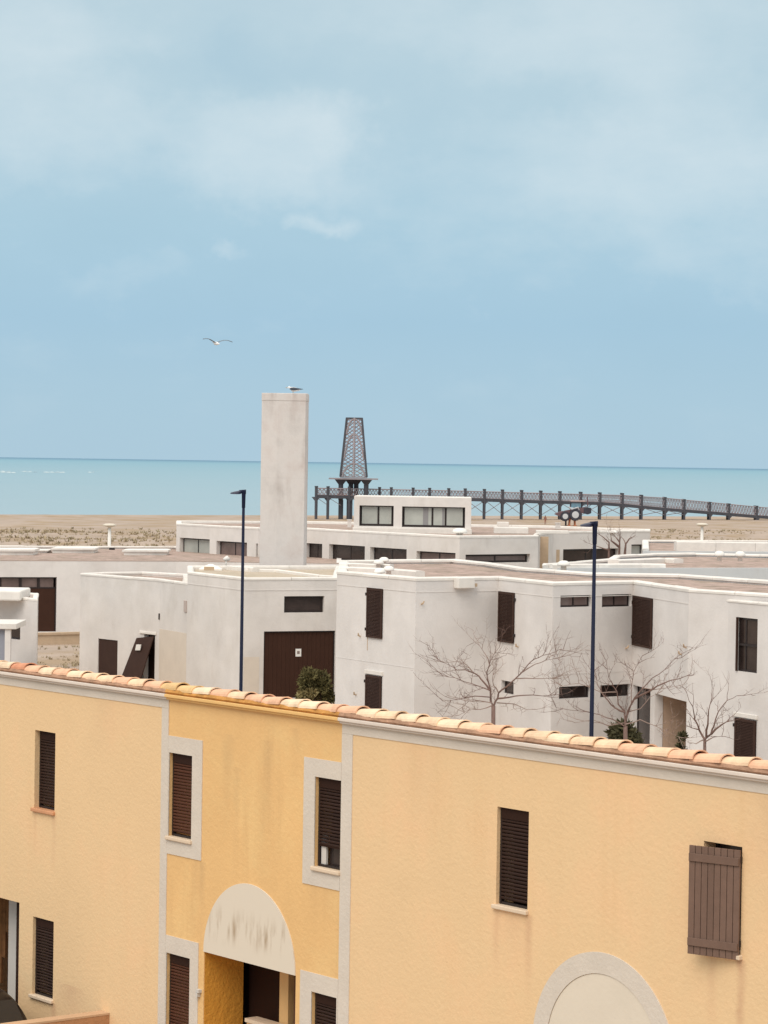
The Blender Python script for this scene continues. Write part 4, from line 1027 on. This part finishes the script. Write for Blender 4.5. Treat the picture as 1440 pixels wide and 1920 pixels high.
f=5.54; T1=[ [(693,685)],
 [(693,685),(668,640),(660,520),(630,400),(625,330),(655,250),(665,200),(755,75)],
 [(693,685),(740,600),(750,545),(830,480),(910,410),(1000,330),(1050,250),(1120,200),(1200,160),(1340,125),(1420,95)],
 [(660,520),(600,440),(540,370),(480,335),(400,315),(320,315),(240,265),(120,205)],
 [(740,605),(850,595),(1000,570),(1200,580),(1340,565)],
 [(655,520),(540,480),(400,430),(300,395),(170,370)],
 [(665,592),(500,585),(420,600),(330,620),(170,635)],
 [(930,400),(1100,400),(1300,400),(1440,365)],
 [(730,650),(900,665),(1040,720),(1130,718)],
 [(1000,330),(1130,255),(1240,215),(1400,175)],
 [(675,650),(540,635),(440,640),(380,690)],
 [(680,680),(560,720),(450,715),(340,780)],
 [(745,545),(700,470),(680,400),(690,340)],
 [(655,250),(600,130),(550,60)],[(480,335),(420,260),(340,220)]]
tree('bare tree with wide crown before the white house, left of the right-hand lamp',(924.6,1357),72,[cv(l,800,1200,f) for l in T1],11)
f=3.35; T2=[ [(545,540)],
 [(545,540),(540,480),(540,450),(500,400),(490,330),(470,290),(440,240),(425,130)],
 [(545,540),(560,450),(600,370),(650,300),(720,240),(790,190),(850,120)],
 [(600,370),(680,330),(740,290),(830,250),(900,240),(960,210)],
 [(540,455),(480,430),(430,380),(400,330),(370,290),(350,190)],
 [(540,540),(470,500),(380,470),(300,450),(200,440),(110,425)],
 [(560,470),(580,400),(580,300),(600,200),(650,100)],
 [(545,530),(640,500),(730,540),(800,570),(880,610)],
 [(560,450),(640,430),(700,360),(780,320)],
 [(540,520),(440,540),(340,500),(230,520)],
 [(490,330),(400,330),(250,270),(150,290)],
 [(650,300),(720,310),(820,300),(910,280)]]
tree('bare tree rising from the evergreen hedge just right of the right-hand street lamp',(1173,1392),70,[cv(l,1010,1200,f) for l in T2],12,.8)
T3=[ [(1043,625)],
 [(1043,625),(1010,570),(985,500),(965,420),(930,330)],
 [(1043,625),(1080,590),(1100,540),(1130,450),(1180,380),(1245,350)],
 [(1050,610),(1060,530),(1070,440),(1085,370)],
 [(1080,590),(1150,530),(1210,500)],[(1010,570),(960,550),(950,480)],
 [(1043,640),(1100,610),(1150,605)],[(1030,630),(990,650),(945,645)]]
tree('small bare tree before the white wall, between porch and lower right shutter',(1322,1412),68,[cv(l,1010,1200,f) for l in T3],13,.8,.03,tr=.045)
f=6.0; T4=[ [(1085,860)],
 [(1085,860),(1090,760),(1095,650),(1095,550)],
 [(970,900),(975,800),(970,700),(900,640),(840,600)],
 [(1090,760),(1000,680),(990,620)],[(1150,840),(1160,720),(1200,660),(1270,625)],
 [(970,790),(860,750),(750,715)],[(1090,700),(1040,640),(1000,590)],[(1160,720),(1130,660),(1100,640)]]
tree('bare tree behind the flat roofs, in front of the beach house right wing',(1160.8,1043),128,[cv(l,980,900,f) for l in T4],14,.8,.06)

# ------------------------------------------------------------------ bushes
def bush(label,x0,x1,yt,yb,D,m,seed,n=2600,ls=.09,m2=None,name='bush',dp=.8):
    rr=random.Random(seed); A=GD(x0,(yt+yb)/2,D); B=GD(x1,(yt+yb)/2,D); zt=GD((x0+x1)/2,yt,D).z
    cx=(A.x+B.x)/2; rx=(B.x-A.x)/2; t=thing(name,label,'bush',(cx,D,0))
    mb=MB(); cl=[]
    for i in range(int(9+rx*5)):
        a=rr.uniform(-1,1); h=zt*1.12*max(.25,1-a**4)**.5*rr.uniform(.6,1.0); q=rr.uniform(.25,.4)*min(rx,zt); cl.append((cx+a*(rx-q),D+rr.uniform(-dp,dp)*.6,max(.2,h-q*1.05),q))
        mb.tube([(cx+a*rx*.3,D,-.1),(cx+a*rx*.6,D,h*.4),(cx+a*rx*.85,cl[-1][1],h*.8)],[.03,.02,.01],5)
    mb.build('stem',BARK,t)
    for mi,(mm,frac) in enumerate(((m,1.0),) if m2 is None else ((m,.65),(m2,.35))):
        mb=MB()
        for _ in range(int(n*frac)):
            c=cl[rr.randrange(len(cl))] if mi==0 else cl[rr.randrange(len(cl)//2)]
            d=Vector((rr.gauss(0,1),rr.gauss(0,1),rr.gauss(0,1))).normalized(); r=c[3]*rr.uniform(.6,1.1)
            p=Vector((c[0],c[1],c[2]))+Vector((d.x*r,d.y*r,d.z*r*1.1))
            if p.z<0: p.z=abs(p.z)*.5
            if mi==1: p.z*=.6
            u=(d+Vector((rr.gauss(0,.6),rr.gauss(0,.6),rr.gauss(.3,.5)))).normalized(); w=u.cross(Vector((rr.gauss(0,1),rr.gauss(0,1),rr.gauss(0,1)))).normalized()
            L_=ls*rr.uniform(.8,1.9); w*=ls*.35
            mb.q(p-w,p+w,p+u*L_*.6+w*.7,p+u*L_,p+u*L_*.6-w*.7)
        mb.build('foliage',mm,t,kind=None)
LEAF=mat('olive_leaf',(.155,.135,.055),.8,.2,leaf=True,var=.3,vscale=3)
LEAFY=mat('pale_olive_leaf',(.30,.25,.12),.8,.2,var=.3,vscale=5)
LEAFD=mat('dark_hedge_leaf',(.10,.09,.045),.8,.2,leaf=True,var=.3,vscale=3)
bush('olive-green bush with paler growth low down, in front of the brown garage door',554,629,1256,1300,96,LEAF,1,n=5600,m2=LEAFY)
bush('dark low hedge at the foot of the bare tree right of the street lamp',1118,1216,1369,1400,73,LEAFD,2,n=4200,ls=.10,name='hedge')
bush('small dark bush at the porch corner of the large white house',1270,1290,1385,1420,74,LEAFD,3,n=1200,ls=.08)

# ------------------------------------------------------------------ cars
def car(label,loc,rz,bodym,h=1.5,seed=0,k=1.0):
    t=thing('parked_car',label,'car',loc); t.rotation_euler=(0,0,rz)
    ca,sa=math.cos(rz),math.sin(rz)
    GL=mat('car_glass',(.02,.02,.022),.06,.6); TY_=mat('tyre_rubber',(.02,.02,.02),.9,.1); RIM=mat('wheel_rim',(.4,.4,.42),.4,.5,metal=.6)
    def put(mb,name,m,par=None,smooth=False,sub=0):
        me=bpy.data.meshes.new(name); me.from_pydata([tuple(v) for v in mb.v],[],mb.f); me.materials.append(m)
        o=bpy.data.objects.new(name,me); col(o); o.parent=par or t; fixn(o)
        if smooth: me.polygons.foreach_set('use_smooth',[True]*len(me.polygons))
        if sub: s=o.modifiers.new('sub','SUBSURF'); s.levels=sub; s.render_levels=sub
        return o
    # stations along the length: x, belt height, roof height, half width low, half width roof
    S=[(-2.02,.70,.72,.66,.55),(-1.98,.92,1.0,.78,.62),(-1.80,.97,1.32*h/1.5,.83,.64),(-1.45,.98,1.46*h/1.5,.85,.62),(-.6,.97,1.5*h/1.5,.86,.62),(.2,.95,1.47*h/1.5,.86,.62),(.75,.93,1.22*h/1.5,.86,.64),(1.05,.92,.98,.85,.66),(1.75,.82,.86,.83,.62),(2.05,.62,.66,.72,.55)]
    mb=MB(); R=[]
    for x,b,r,w,wr in S:
        R.append([Vector(p) for p in ((x,-w*.9,.22),(x,-w,.45),(x,-w,b),(x,-wr,(r-.04) if r>b+.1 else b+.01),(x,-wr*.8,r),(x,wr*.8,r),(x,wr,(r-.04) if r>b+.1 else b+.01),(x,w,b),(x,w,.45),(x,w*.9,.22))])
    mb.rings(R); put(mb,'body',bodym,smooth=True,sub=2)
    mb=MB()
    for s in (-1,1):
        mb=MB(); mb.q((-1.45,s*.80,1.02),(-.45,s*.815,1.02),(-.45,s*.70,1.36*h/1.5),(-1.35,s*.70,1.33*h/1.5)); put(mb,'side_window',GL)
        mb=MB(); mb.q((-.37,s*.815,1.02),(.62,s*.80,1.0),(.22,s*.70,1.32*h/1.5),(-.37,s*.70,1.36*h/1.5)); put(mb,'side_window',GL)
    mb=MB(); mb.q((-2.0,-.60,1.02),(-2.0,.60,1.02),(-1.84,.52,1.34*h/1.5),(-1.84,-.52,1.34*h/1.5)); put(mb,'rear_window',GL)
    mb=MB(); mb.q((1.06,-.60,1.0),(1.06,.60,1.0),(.50,.52,1.36*h/1.5),(.50,-.52,1.36*h/1.5)); put(mb,'windscreen',GL)
    for x in (-1.3,1.3):
        for s in (-1,1):
            mb=MB(); n=20
            mb.rings([[Vector((x+r*math.cos(2*math.pi*i/n),s*y,.31+r*math.sin(2*math.pi*i/n))) for i in range(n)] for r,y in ((.24,.66),(.31,.68),(.31,.85),(.22,.88))]); w=put(mb,'wheel',TY_,smooth=True)
            mb=MB(); mb.rings([[Vector((x+r*math.cos(2*math.pi*i/n),s*y,.31+r*math.sin(2*math.pi*i/n))) for i in range(n)] for r,y in ((.21,.86),(.20,.892),(.05,.885))]); put(mb,'rim',RIM,w)
    for s in (-1,1):
        mb=MB(); mb.box((-1.995,s*.66,.86),(.03,.10,.12)); put(mb,'tail_light',mat('tail_light_red',(.35,.02,.02),.3,.5))
        mb=MB(); mb.box((1.96,s*.60,.68),(.05,.13,.07)); put(mb,'headlight',PLAST)
    return t
dk=mat('dark_car_paint',(.014,.008,.006),.45,.25,coat=.12)
wp=mat('white_car_paint',(.82,.80,.77),.3,.5,coat=.3)
_w=Wall(WY.pt(0,.6,0),WY.pt(1,.6,0)); s_r=_w.inv(47,1905)[0]; _v=Wall(WY.pt(0,.75,0),WY.pt(1,.75,0)); z_=_v.inv(2,1866)[1]
c_=WY.pt(s_r-2.0,1.2,0)
car('dark parked car whose rounded end shows at the bottom left corner',(c_.x,c_.y,0),math.atan2(DR.y,DR.x)+math.pi,dk,h=max(1.2,min(1.75,z_+.14)))
car('white parked car whose rounded roof peeps over the tiles in front of the garage house',(p.x,86,0),rad(35),wp,h=p.z+.02)

# ------------------------------------------------------------------ pier with lattice tower on the beach
def pier():
    X=[592,614,639,654,711,733,774,805,841,872,908,942,978,1014,1050,1089,1125,1167,1203,1247,1283,1331,1367,1419,1462]
    def base(x):
        D=470+ (x-592)/850*55
        return GD(x,970,D),D
    def interp(x,tab):
        for (x0,y0),(x1,y1) in zip(tab,tab[1:]):
            if x0<=x<=x1: return y0+(y1-y0)*(x-x0)/(x1-x0)
        return tab[-1][1]
    beam=[(560,928),(592,928.5),(872,934),(1014,939),(1125,942),(1167,945),(1247,953),(1331,959.5),(1440,968.5),(1500,972)]
    rail=[(560,914.5),(592,915.5),(733,918),(872,921),(1014,925),(1167,929),(1247,934),(1331,942),(1440,952.5),(1500,957)]
    top=[(560,911),(592,911.5),(872,916),(1014,920),(1167,924.5),(1247,932),(1331,941),(1440,950),(1500,955)]
    b0,D0=base(592); t=thing('pier','long dark steel pier on posts with lattice railings running across the beach','pier',(b0.x,D0,ground_h(b0.x,D0)))
    def P(x,y): 
        _,D=base(x); return GD(x,y,D)
    WD=3.0
    for i,x in enumerate(X):
        y_t=interp(x,top); pb,D=base(x); g=ground_h(pb.x,D)
        if x in (639,): continue
        pt=P(x,y_t); w=.235
        for dy in ((0,WD)):
            mb=MB(); mb.tube([(pb.x,D+dy,g-.3),(pb.x,D+dy,pt.z)],[w*.9,w],8); mb.tube([(pb.x,D+dy,pt.z-.15),(pb.x,D+dy,pt.z)],w*1.2,8); mb.build('pier_post',STEEL,t)
        zb=P(x,interp(x,beam)).z
        mb=MB()
        for s in (-1,1): mb.hexa([(pb.x,D-.1,zb-1.1),(pb.x+s*.1,D-.1,zb-1.1),(pb.x+s*.1,D+.1,zb-1.1),(pb.x,D+.1,zb-1.1),(pb.x,D-.1,zb-.3),(pb.x+s*.75,D-.1,zb-.3),(pb.x+s*.75,D+.1,zb-.3),(pb.x,D+.1,zb-.3)])
        mb.build('knee_brace',STEEL,t)
    XX=[583]+X
    for x0,x1 in zip(X[:-1],X[1:]):
        a=P(x0,interp(x0,beam)); b=P(x1,interp(x1,beam)); ra=P(x0,interp(x0,rail)); rb=P(x1,interp(x1,rail)); off=Vector((0,WD,0))
        mb=MB()
        for p0,p1 in ((a,b),(a+off,b+off)):
            mb.hexa([p0+Vector((0,-.12,-.5)),p1+Vector((0,-.12,-.5)),p1+Vector((0,.12,-.5)),p0+Vector((0,.12,-.5)),p0+Vector((0,-.12,-.0)),p1+Vector((0,-.12,0)),p1+Vector((0,.12,0)),p0+Vector((0,.12,0))])
        mb.build('deck_beam',STEEL,t)
        mb=MB(); mb.hexa([a+Vector((0,.13,-.18)),b+Vector((0,.13,-.18)),b+Vector((0,WD-.13,-.18)),a+Vector((0,WD-.13,-.18)),a+Vector((0,.13,.02)),b+Vector((0,.13,.02)),b+Vector((0,WD-.13,.02)),a+Vector((0,WD-.13,.02))]); mb.build('deck',LATT,t)
        mb=MB(); n=max(3,int((b-a).length/.62))
        for q in (Vector((0,0,0)),off):
            mb.bar(ra+q,rb+q,.09); mb.bar(a+q+Vector((0,0,.08)),b+q+Vector((0,0,.08)),.07)
            for i in range(n):
                u0,u1=i/n,(i+1)/n
                mb.bar(a.lerp(b,u0)+q,ra.lerp(rb,u1)+q,.055); 
                mb.bar(ra.lerp(rb,u0)+q,a.lerp(b,u1)+q,.055 if q.y else .045); mb.bar(a.lerp(b,u1)+q,ra.lerp(rb,u1)+q,.035)
        mb.build('railing_panel',LATT,t)
        if x0>=841 and x1<1300:
            mb=MB(); g0=P(x0,interp(x0,beam)+4); g1=P(x1,interp(x1,beam)+4); l0=P(x0,min(966,interp(x0,beam)+28)); l1=P(x1,min(966,interp(x1,beam)+28))
            m=(g0+g1)/2+Vector((0,0,-.25)); m0=l0; 
            mb.bar(g0.lerp(m,.0)+Vector((.3,0,0)),l1,.06); mb.bar(g1,l0,.06); mb.build('cross_brace',LATT,t)
        elif x0 in (592,614):
            mb=MB(); mb.bar(P(x0,interp(x0,beam)+3),P(x1,interp(x1,beam)+18),.05); mb.build('cross_brace',LATT,t)
    # stair block under the tower
    mb=MB(); p0=P(650,931); p1=P(661,931); q0,D=base(655); mb.box(((p0.x+p1.x)/2,D+1.2,(p0.z+ground_h(q0.x,D))/2-.2),((p1.x-p0.x)/2,.9,(p0.z-ground_h(q0.x,D))/2+.1)); mb.build('stair_shaft',STEEL,t)
    # tower standing on the pier
    D=470+ (662-592)/850*55+1.5
    def Q(x,y,dy=0): 
        p=GD(x,y,D); return p+Vector((0,dy,0))
    c=GD(663.2,931,D); tt=thing('lattice_tower','tapering dark lattice tower rising from the pier end on four columns','tower',(c.x,D,c.z))
    zb=GD(663,894,D).z; zt=GD(664.5,783.5,D).z; wb=(688-638.5)/2*D/FPX; wt=(679-650.5)/2*D/FPX; cx0=GD(663.2,894,D).x; cx1=GD(664.6,783.5,D).x
    for i,(xx) in enumerate((639.5,658,668,687)):
        p=GD(xx,897,D); b=GD(xx,931,D); mb=MB(); dy=-1.2 if i in(0,3) else 1.2
        mb.tube([(p.x,D+dy,c.z-.6),(p.x,D+dy,p.z)],.42,8); mb.rings([[Vector((p.x+r*sx,D+dy+r*sy,p.z+z)) for sx,sy in ((-1,-1),(1,-1),(1,1),(-1,1))] for r,z in ((.35,-1.1),(1.0,-.25),(1.0,0))]); mb.build('column',STEEL,tt)
    for xx in (639.5,):
        b=GD(xx,931,D); g=ground_h(b.x,D); mb=MB(); mb.tube([(b.x,D-1.2,g-.3),(b.x,D-1.2,c.z-.6)],.42,8); mb.build('column',STEEL,tt)
    l=GD(617,896,D); r=GD(709,898,D); mb=MB(); mb.box(((l.x+r.x)/2,D,l.z-.1),((r.x-l.x)/2,2.6,.12)); mb.build('platform',LATT,tt)
    mb=MB(); mb.box((cx0,D,zb-.05),(wb*1.02,wb*1.02,.10)); mb.build('tower_base_ring',LATT,tt)
    mb=MB(); mb.box((cx1,D,zt-.12),(wt*1.06,wt*1.06,.16)); mb.build('tower_cap',STEEL,tt)
    def C(sx,sy,u): 
        w=wb+(wt-wb)*u; return Vector((cx0+(cx1-cx0)*u+sx*w,D+sy*w,zb+(zt-zb)*u))
    for sx,sy in ((-1,-1),(1,-1),(1,1),(-1,1)):
        mb=MB(); mb.bar(C(sx,sy,0),C(sx,sy,1),.19); mb.build('corner_leg',STEEL,tt)
    F4=[((-1,-1),(1,-1)),((1,-1),(1,1)),((1,1),(-1,1)),((-1,1),(-1,-1))]
    for a,b in F4:
        mb=MB(); n=16
        def fp(s,u): return C(*a,u).lerp(C(*b,u),s)
        cols=4
        for i in range(n):
            u0,u1=i/n,(i+1)/n
            for c_ in range(cols):
                s0,s1=c_/cols,(c_+1)/cols
                mb.bar(fp(s0,u0),fp(s1,u1),.068); mb.bar(fp(s1,u0),fp(s0,u1),.068)
        # arched ribs
        for (u0,u1) in ((.0,.22),(.3,.72),(.72,.98)):
            K=10; pts=[]
            for k in range(K+1):
                th=math.pi*k/K; s=.5-.42*math.cos(th); u=u0+(u1-u0)*math.sin(th)
                pts.append(fp(s,u))
            mb.tube(pts,.15,5)
        mb.bar(fp(.5,0),fp(.5,1),.16)
        mb.build('lattice_face',LATT,tt)
pier()
def sea_mound():
    pass
# ------------------------------------------------------------------ beach tractor and walker
def tractor():
    D=452.0; k=D/FPX; b=GD(1075,983,D); g=ground_h(b.x,D)
    t=thing('beach_tractor','tall blue and grey tractor with big wheels on the beach before the pier','tractor',(b.x,D,g))
    P=lambda x,y,dy=0: GD(x,y,D)+Vector((0,dy,0))
    blue=mat('tractor_blue',(.16,.28,.36),.5,.4,var=.2); grey=mat('tractor_grey',(.045,.045,.06),.6,.3,var=.3,vscale=2); org=mat('tractor_orange',(.55,.20,.10),.6,.3); rim=mat('tractor_rim',(.55,.56,.58),.5,.4); rust=mat('tractor_rust',(.16,.10,.11),.7,.2)
    dz=0
    def wheel(x,y,r,dy):
        c=P(x,y,dy); mb=MB(); n=22
        mb.rings([[Vector((c.x+q*math.cos(2*math.pi*i/n),c.y+w,c.z+q*math.sin(2*math.pi*i/n))) for i in range(n)] for q,w in ((r*.62,-.3),(r*.95,-.3),(r,-.15),(r,.15),(r*.95,.3),(r*.62,.3))])
        for i in range(n):
            a=2*math.pi*i/n; mb.box(c+Vector((r*1.0*math.cos(a),0,r*1.0*math.sin(a))),(.06,.3,.05),(Vector((math.cos(a),0,math.sin(a))),Vector((0,1,0)),Vector((-math.sin(a),0,math.cos(a)))))
        w=mb.build('wheel',grey,t); mb=MB()
        mb.rings([[Vector((c.x+q*math.cos(2*math.pi*i/n),c.y+w_,c.z+q*math.sin(2*math.pi*i/n))) for i in range(n)] for q,w_ in ((r*.6,-.31),(r*.58,-.34),(.1,-.36))]); mb.build('rim',rim,w)
    wheel(1078,965,.95,-1.0); wheel(1059,968,.75,-1.0); wheel(1078,965,.95,1.0); wheel(1059,968,.75,1.0)
    # lifting legs
    mb=MB()
    for x0,x1 in ((1069,1067),(1077,1078)):
        for dy in (-.7,.7): mb=MB(); a=P(x0,966,dy); c=P(x1,983,dy); c.z=g; mb.tube([a,c],.13,6); mb.box(c+Vector((0,0,.05)),(.3,.25,.05)); mb.build('support_leg',org,t)
    mb=MB(); a=P(1061,972); mb.tube([P(1061,960),Vector((a.x,D,g))],.16,6); mb.build('front_prop',grey,t)
    mb=MB(); a=P(1058,962); b_=P(1098,957); mb.hexa([a+Vector((0,-.6,-.3)),b_+Vector((0,-.6,-.4)),b_+Vector((0,.6,-.4)),a+Vector((0,.6,-.3)),a+Vector((0,-.6,.4)),b_+Vector((0,-.6,.6)),b_+Vector((0,.6,.6)),a+Vector((0,.6,.4))]); mb.build('chassis',rust,t,bevel=.06)
    mb=MB(); a=P(1102,956); mb.rings([[a+Vector((x,y*1.0,z*s)) for (y,z) in ((-.7,-.75),(.7,-.75),(.7,.45),(-.7,.45))] for x,s in ((-.7,.8),(0,1.0),(.55,.7))]); mb.build('engine_hood',grey,t,bevel=.08)
    mb=MB(); a=P(1049,964); mb.rings([[a+Vector((x,y,z*s)) for (y,z) in ((-.9,-.45),(.9,-.45),(.9,.5),(-.9,.5))] for x,s in ((-.75,.15),(-.1,.7),(.6,1.1))]); mb.build('bucket',rust,t)
    # cab
    mb=MB(); 
    for x in (1069,1090):
        for dy in (-.6,.6): mb.bar(P(x,952,dy),P(x+1.5,941,dy),.07)
    cab=mb.build('cab_frame',grey,t)
    l=P(1070,940); r=P(1097,939); mb=MB(); mb.box((l+r)/2,((r.x-l.x)/2,.85,.09)); mb.build('cab_roof',mat('tractor_roof',(.50,.38,.36),.6,.3),t,bevel=.03)
    mb=MB(); l=P(1071,951); r=P(1089,944); mb.box((l+r)/2,((r.x-l.x)/2,.55,(r.z-l.z)/2)); mb.build('cab_glass',blue,cab)
    mb=MB(); mb.tube([P(1102,950),P(1101.5,931)],[.12,.1],6); mb.build('exhaust_stack',rust,t)
    mb=MB(); mb.tube([P(1066,950,-.9),P(1072,955,-1.05),P(1083,951,-1.05),P(1087,962,-.9)],[.1,.13,.13,.1],5); mb.build('mudguard',rim,t)
    mb=MB(); mb.bar(P(1104,950),P(1110,944),.06); mb.build('loader_arm',grey,t)
tractor()
def person():
    D=458.0; b=GD(1022.3,982,D); g=ground_h(b.x,D); h=GD(1022.3,966.8,D).z-g; h=max(1.3,h)
    t=thing('person','person in brown clothes walking on the beach between the pier and the roofs','person',(b.x,D,g)); s=h/1.75
    import bmesh
    V=[(0,0,.92),(0,0,1.15),(0,0,1.40),(0,0,1.5),(0,0,1.6),(.0,-.01,1.70),(-.18,0,1.40),(-.22,.03,1.13),(-.20,-.08,.90),(.18,0,1.40),(.22,-.03,1.13),(.20,.08,.90),(-.09,0,.88),(-.10,-.10,.48),(-.10,.02,.07),(-.10,-.12,.03),(.09,0,.88),(.10,.06,.48),(.10,.20,.08),(.10,.08,.03)]
    Rr=[.14,.13,.13,.06,.09,.085,.06,.045,.03,.06,.045,.03,.09,.06,.04,.035,.09,.06,.04,.035]
    Ed=[(0,1),(1,2),(2,3),(3,4),(4,5),(2,6),(6,7),(7,8),(2,9),(9,10),(10,11),(0,12),(12,13),(13,14),(14,15),(0,16),(16,17),(17,18),(18,19)]
    me=bpy.data.meshes.new('body'); me.from_pydata([(x*s,y*s,z*s) for x,y,z in V],Ed,[]); o=bpy.data.objects.new('body',me); col(o); o.parent=t
    m=o.modifiers.new('skin','SKIN')
    if not me.skin_vertices:
        bm=bmesh.new(); bm.from_mesh(me); bm.verts.layers.skin.verify(); bm.to_mesh(me); bm.free()
    for i,sv in enumerate(me.skin_vertices[0].data): sv.radius=(Rr[i]*s,Rr[i]*s); sv.use_root=(i==0)
    ss=o.modifiers.new('s','SUBSURF'); ss.levels=1; ss.render_levels=1
    me.materials.append(mat('brown_clothes',(.14,.075,.055),.9,.1,col2=(.35,.16,.12),c2scale=1.2,c2lo=.45,c2hi=.55))
    mb=MB(); c=Vector((b.x,D,g+1.66*s)); n=8
    mb.rings([[c+Vector((r*math.cos(6.283*i/n),r*math.sin(6.283*i/n),z))*s for i in range(n)] for r,z in ((.06,-.08),(.10,-.02),(.10,.05),(.05,.11))]) if False else mb.rings([[c+Vector((r*math.cos(6.283*i/n)*s,r*math.sin(6.283*i/n)*s,z*s)) for i in range(n)] for r,z in ((.09,-.02),(.105,.03),(.09,.08),(.04,.12))])
    mb.build('hair',mat('dark_hair',(.04,.025,.02),.8,.2),t,smooth=True)
person()
# ------------------------------------------------------------------ gulls
def gull_body(mb,c,ax,L=.42,k=1.0):
    """continuous body lofted along its axis"""
    up=Vector((0,0,1)); side=ax.cross(up).normalized(); R=[]
    for u,r,dz in ((-.62,.012,-.02),(-.45,.035,-.01),(-.25,.062,0),(0,.078,0),(.2,.070,.01),(.32,.045,.035),(.38,.040,.055),(.46,.042,.068),(.53,.030,.066),(.57,.012,.06),(.66,.005,.05)):
        cc=c+ax*(u*L)+up*dz*k; R.append([cc+(side*math.cos(6.283*i/8)*r+up*math.sin(6.283*i/8)*r*1.0)*k for i in range(8)])
    mb.rings(R)
GW=mat('gull_white',(.80,.80,.80),.8,.2); GG=mat('gull_grey',(.075,.085,.105),.8,.2); GG2=mat('gull_wing_grey',(.17,.21,.25),.8,.2); GB=mat('gull_bill',(.5,.3,.06),.6,.3)
def gulls():
    # standing on the tower
    D=TY; p=GD(549.5,733,D-THW*.5); c=Vector((p.x,D-THW*.5,TZ))
    t=thing('gull','gull with dark grey back standing on top of the white tower','bird',(c.x,c.y,TZ)); ax=Vector((-1,-.15,0)).normalized()
    mb=MB(); gull_body(mb,c+Vector((.03,0,.165)),ax,.42,1.25); mb.build('body',GW,t,smooth=True)
    for s in (-1,1):
        mb=MB(); R=[]
        for u,w,h in ((.42,.02,.02),(.25,.03,.065),(0,.035,.075),(-.3,.028,.05),(-.65,.012,.025),(-.95,.004,.008)):
            cc=c+Vector((.03,0,.185))+ax*(u*.40)+Vector((0,s*.075,0)); R.append([cc+Vector((0,w*math.cos(6.283*i/6),h*math.sin(6.283*i/6))) for i in range(6)])
        mb.rings(R); mb.build('wing',GG,t,smooth=True)
        mb=MB(); mb.tube([c+Vector((.0,s*.035,.10)),c+Vector((0,s*.035,0))],.009,5); mb.build('leg',GB,t)
    mb=MB(); mb.tube([c+ax*.27+Vector((.03,0,.235)),c+ax*.34+Vector((.03,0,.225))],[.016,.006],6); mb.build('bill',GB,t)
    # flying
    D=120; c=GD(405,644,D); t=thing('gull','gull gliding over the sea with its long wings bent in a shallow M','bird',c); ax=Vector((-.55,.8,.05)).normalized()
    mb=MB(); gull_body(mb,c,ax,.5,1.0); mb.build('body',GW,t,smooth=True)
    fwd=Vector((-.35,.92,0)).normalized()
    for pts in ([(405,643.5),(399,640.5),(393,637),(387,636.2),(380.5,637)],[(406,643.5),(413,641),(421,639.3),(428,639.8),(436,642.8)]):
        R=[]
        ch=[.15,.16,.15,.11,.02]
        for (x,y),w in zip(pts,ch):
            q=GD(x,y,D)+Vector((0,0,.03)); up=Vector((0,0,1)); tilt=Vector((0,0,-.35))
            R.append([q+fwd*w,q+fwd*w*.3+up*.022,q-(fwd+tilt*-.35)*w+up*.004,q+fwd*w*.2-up*.012])
        mb=MB(); mb.rings(R); mb.build('wing',GG2,t)
gulls()
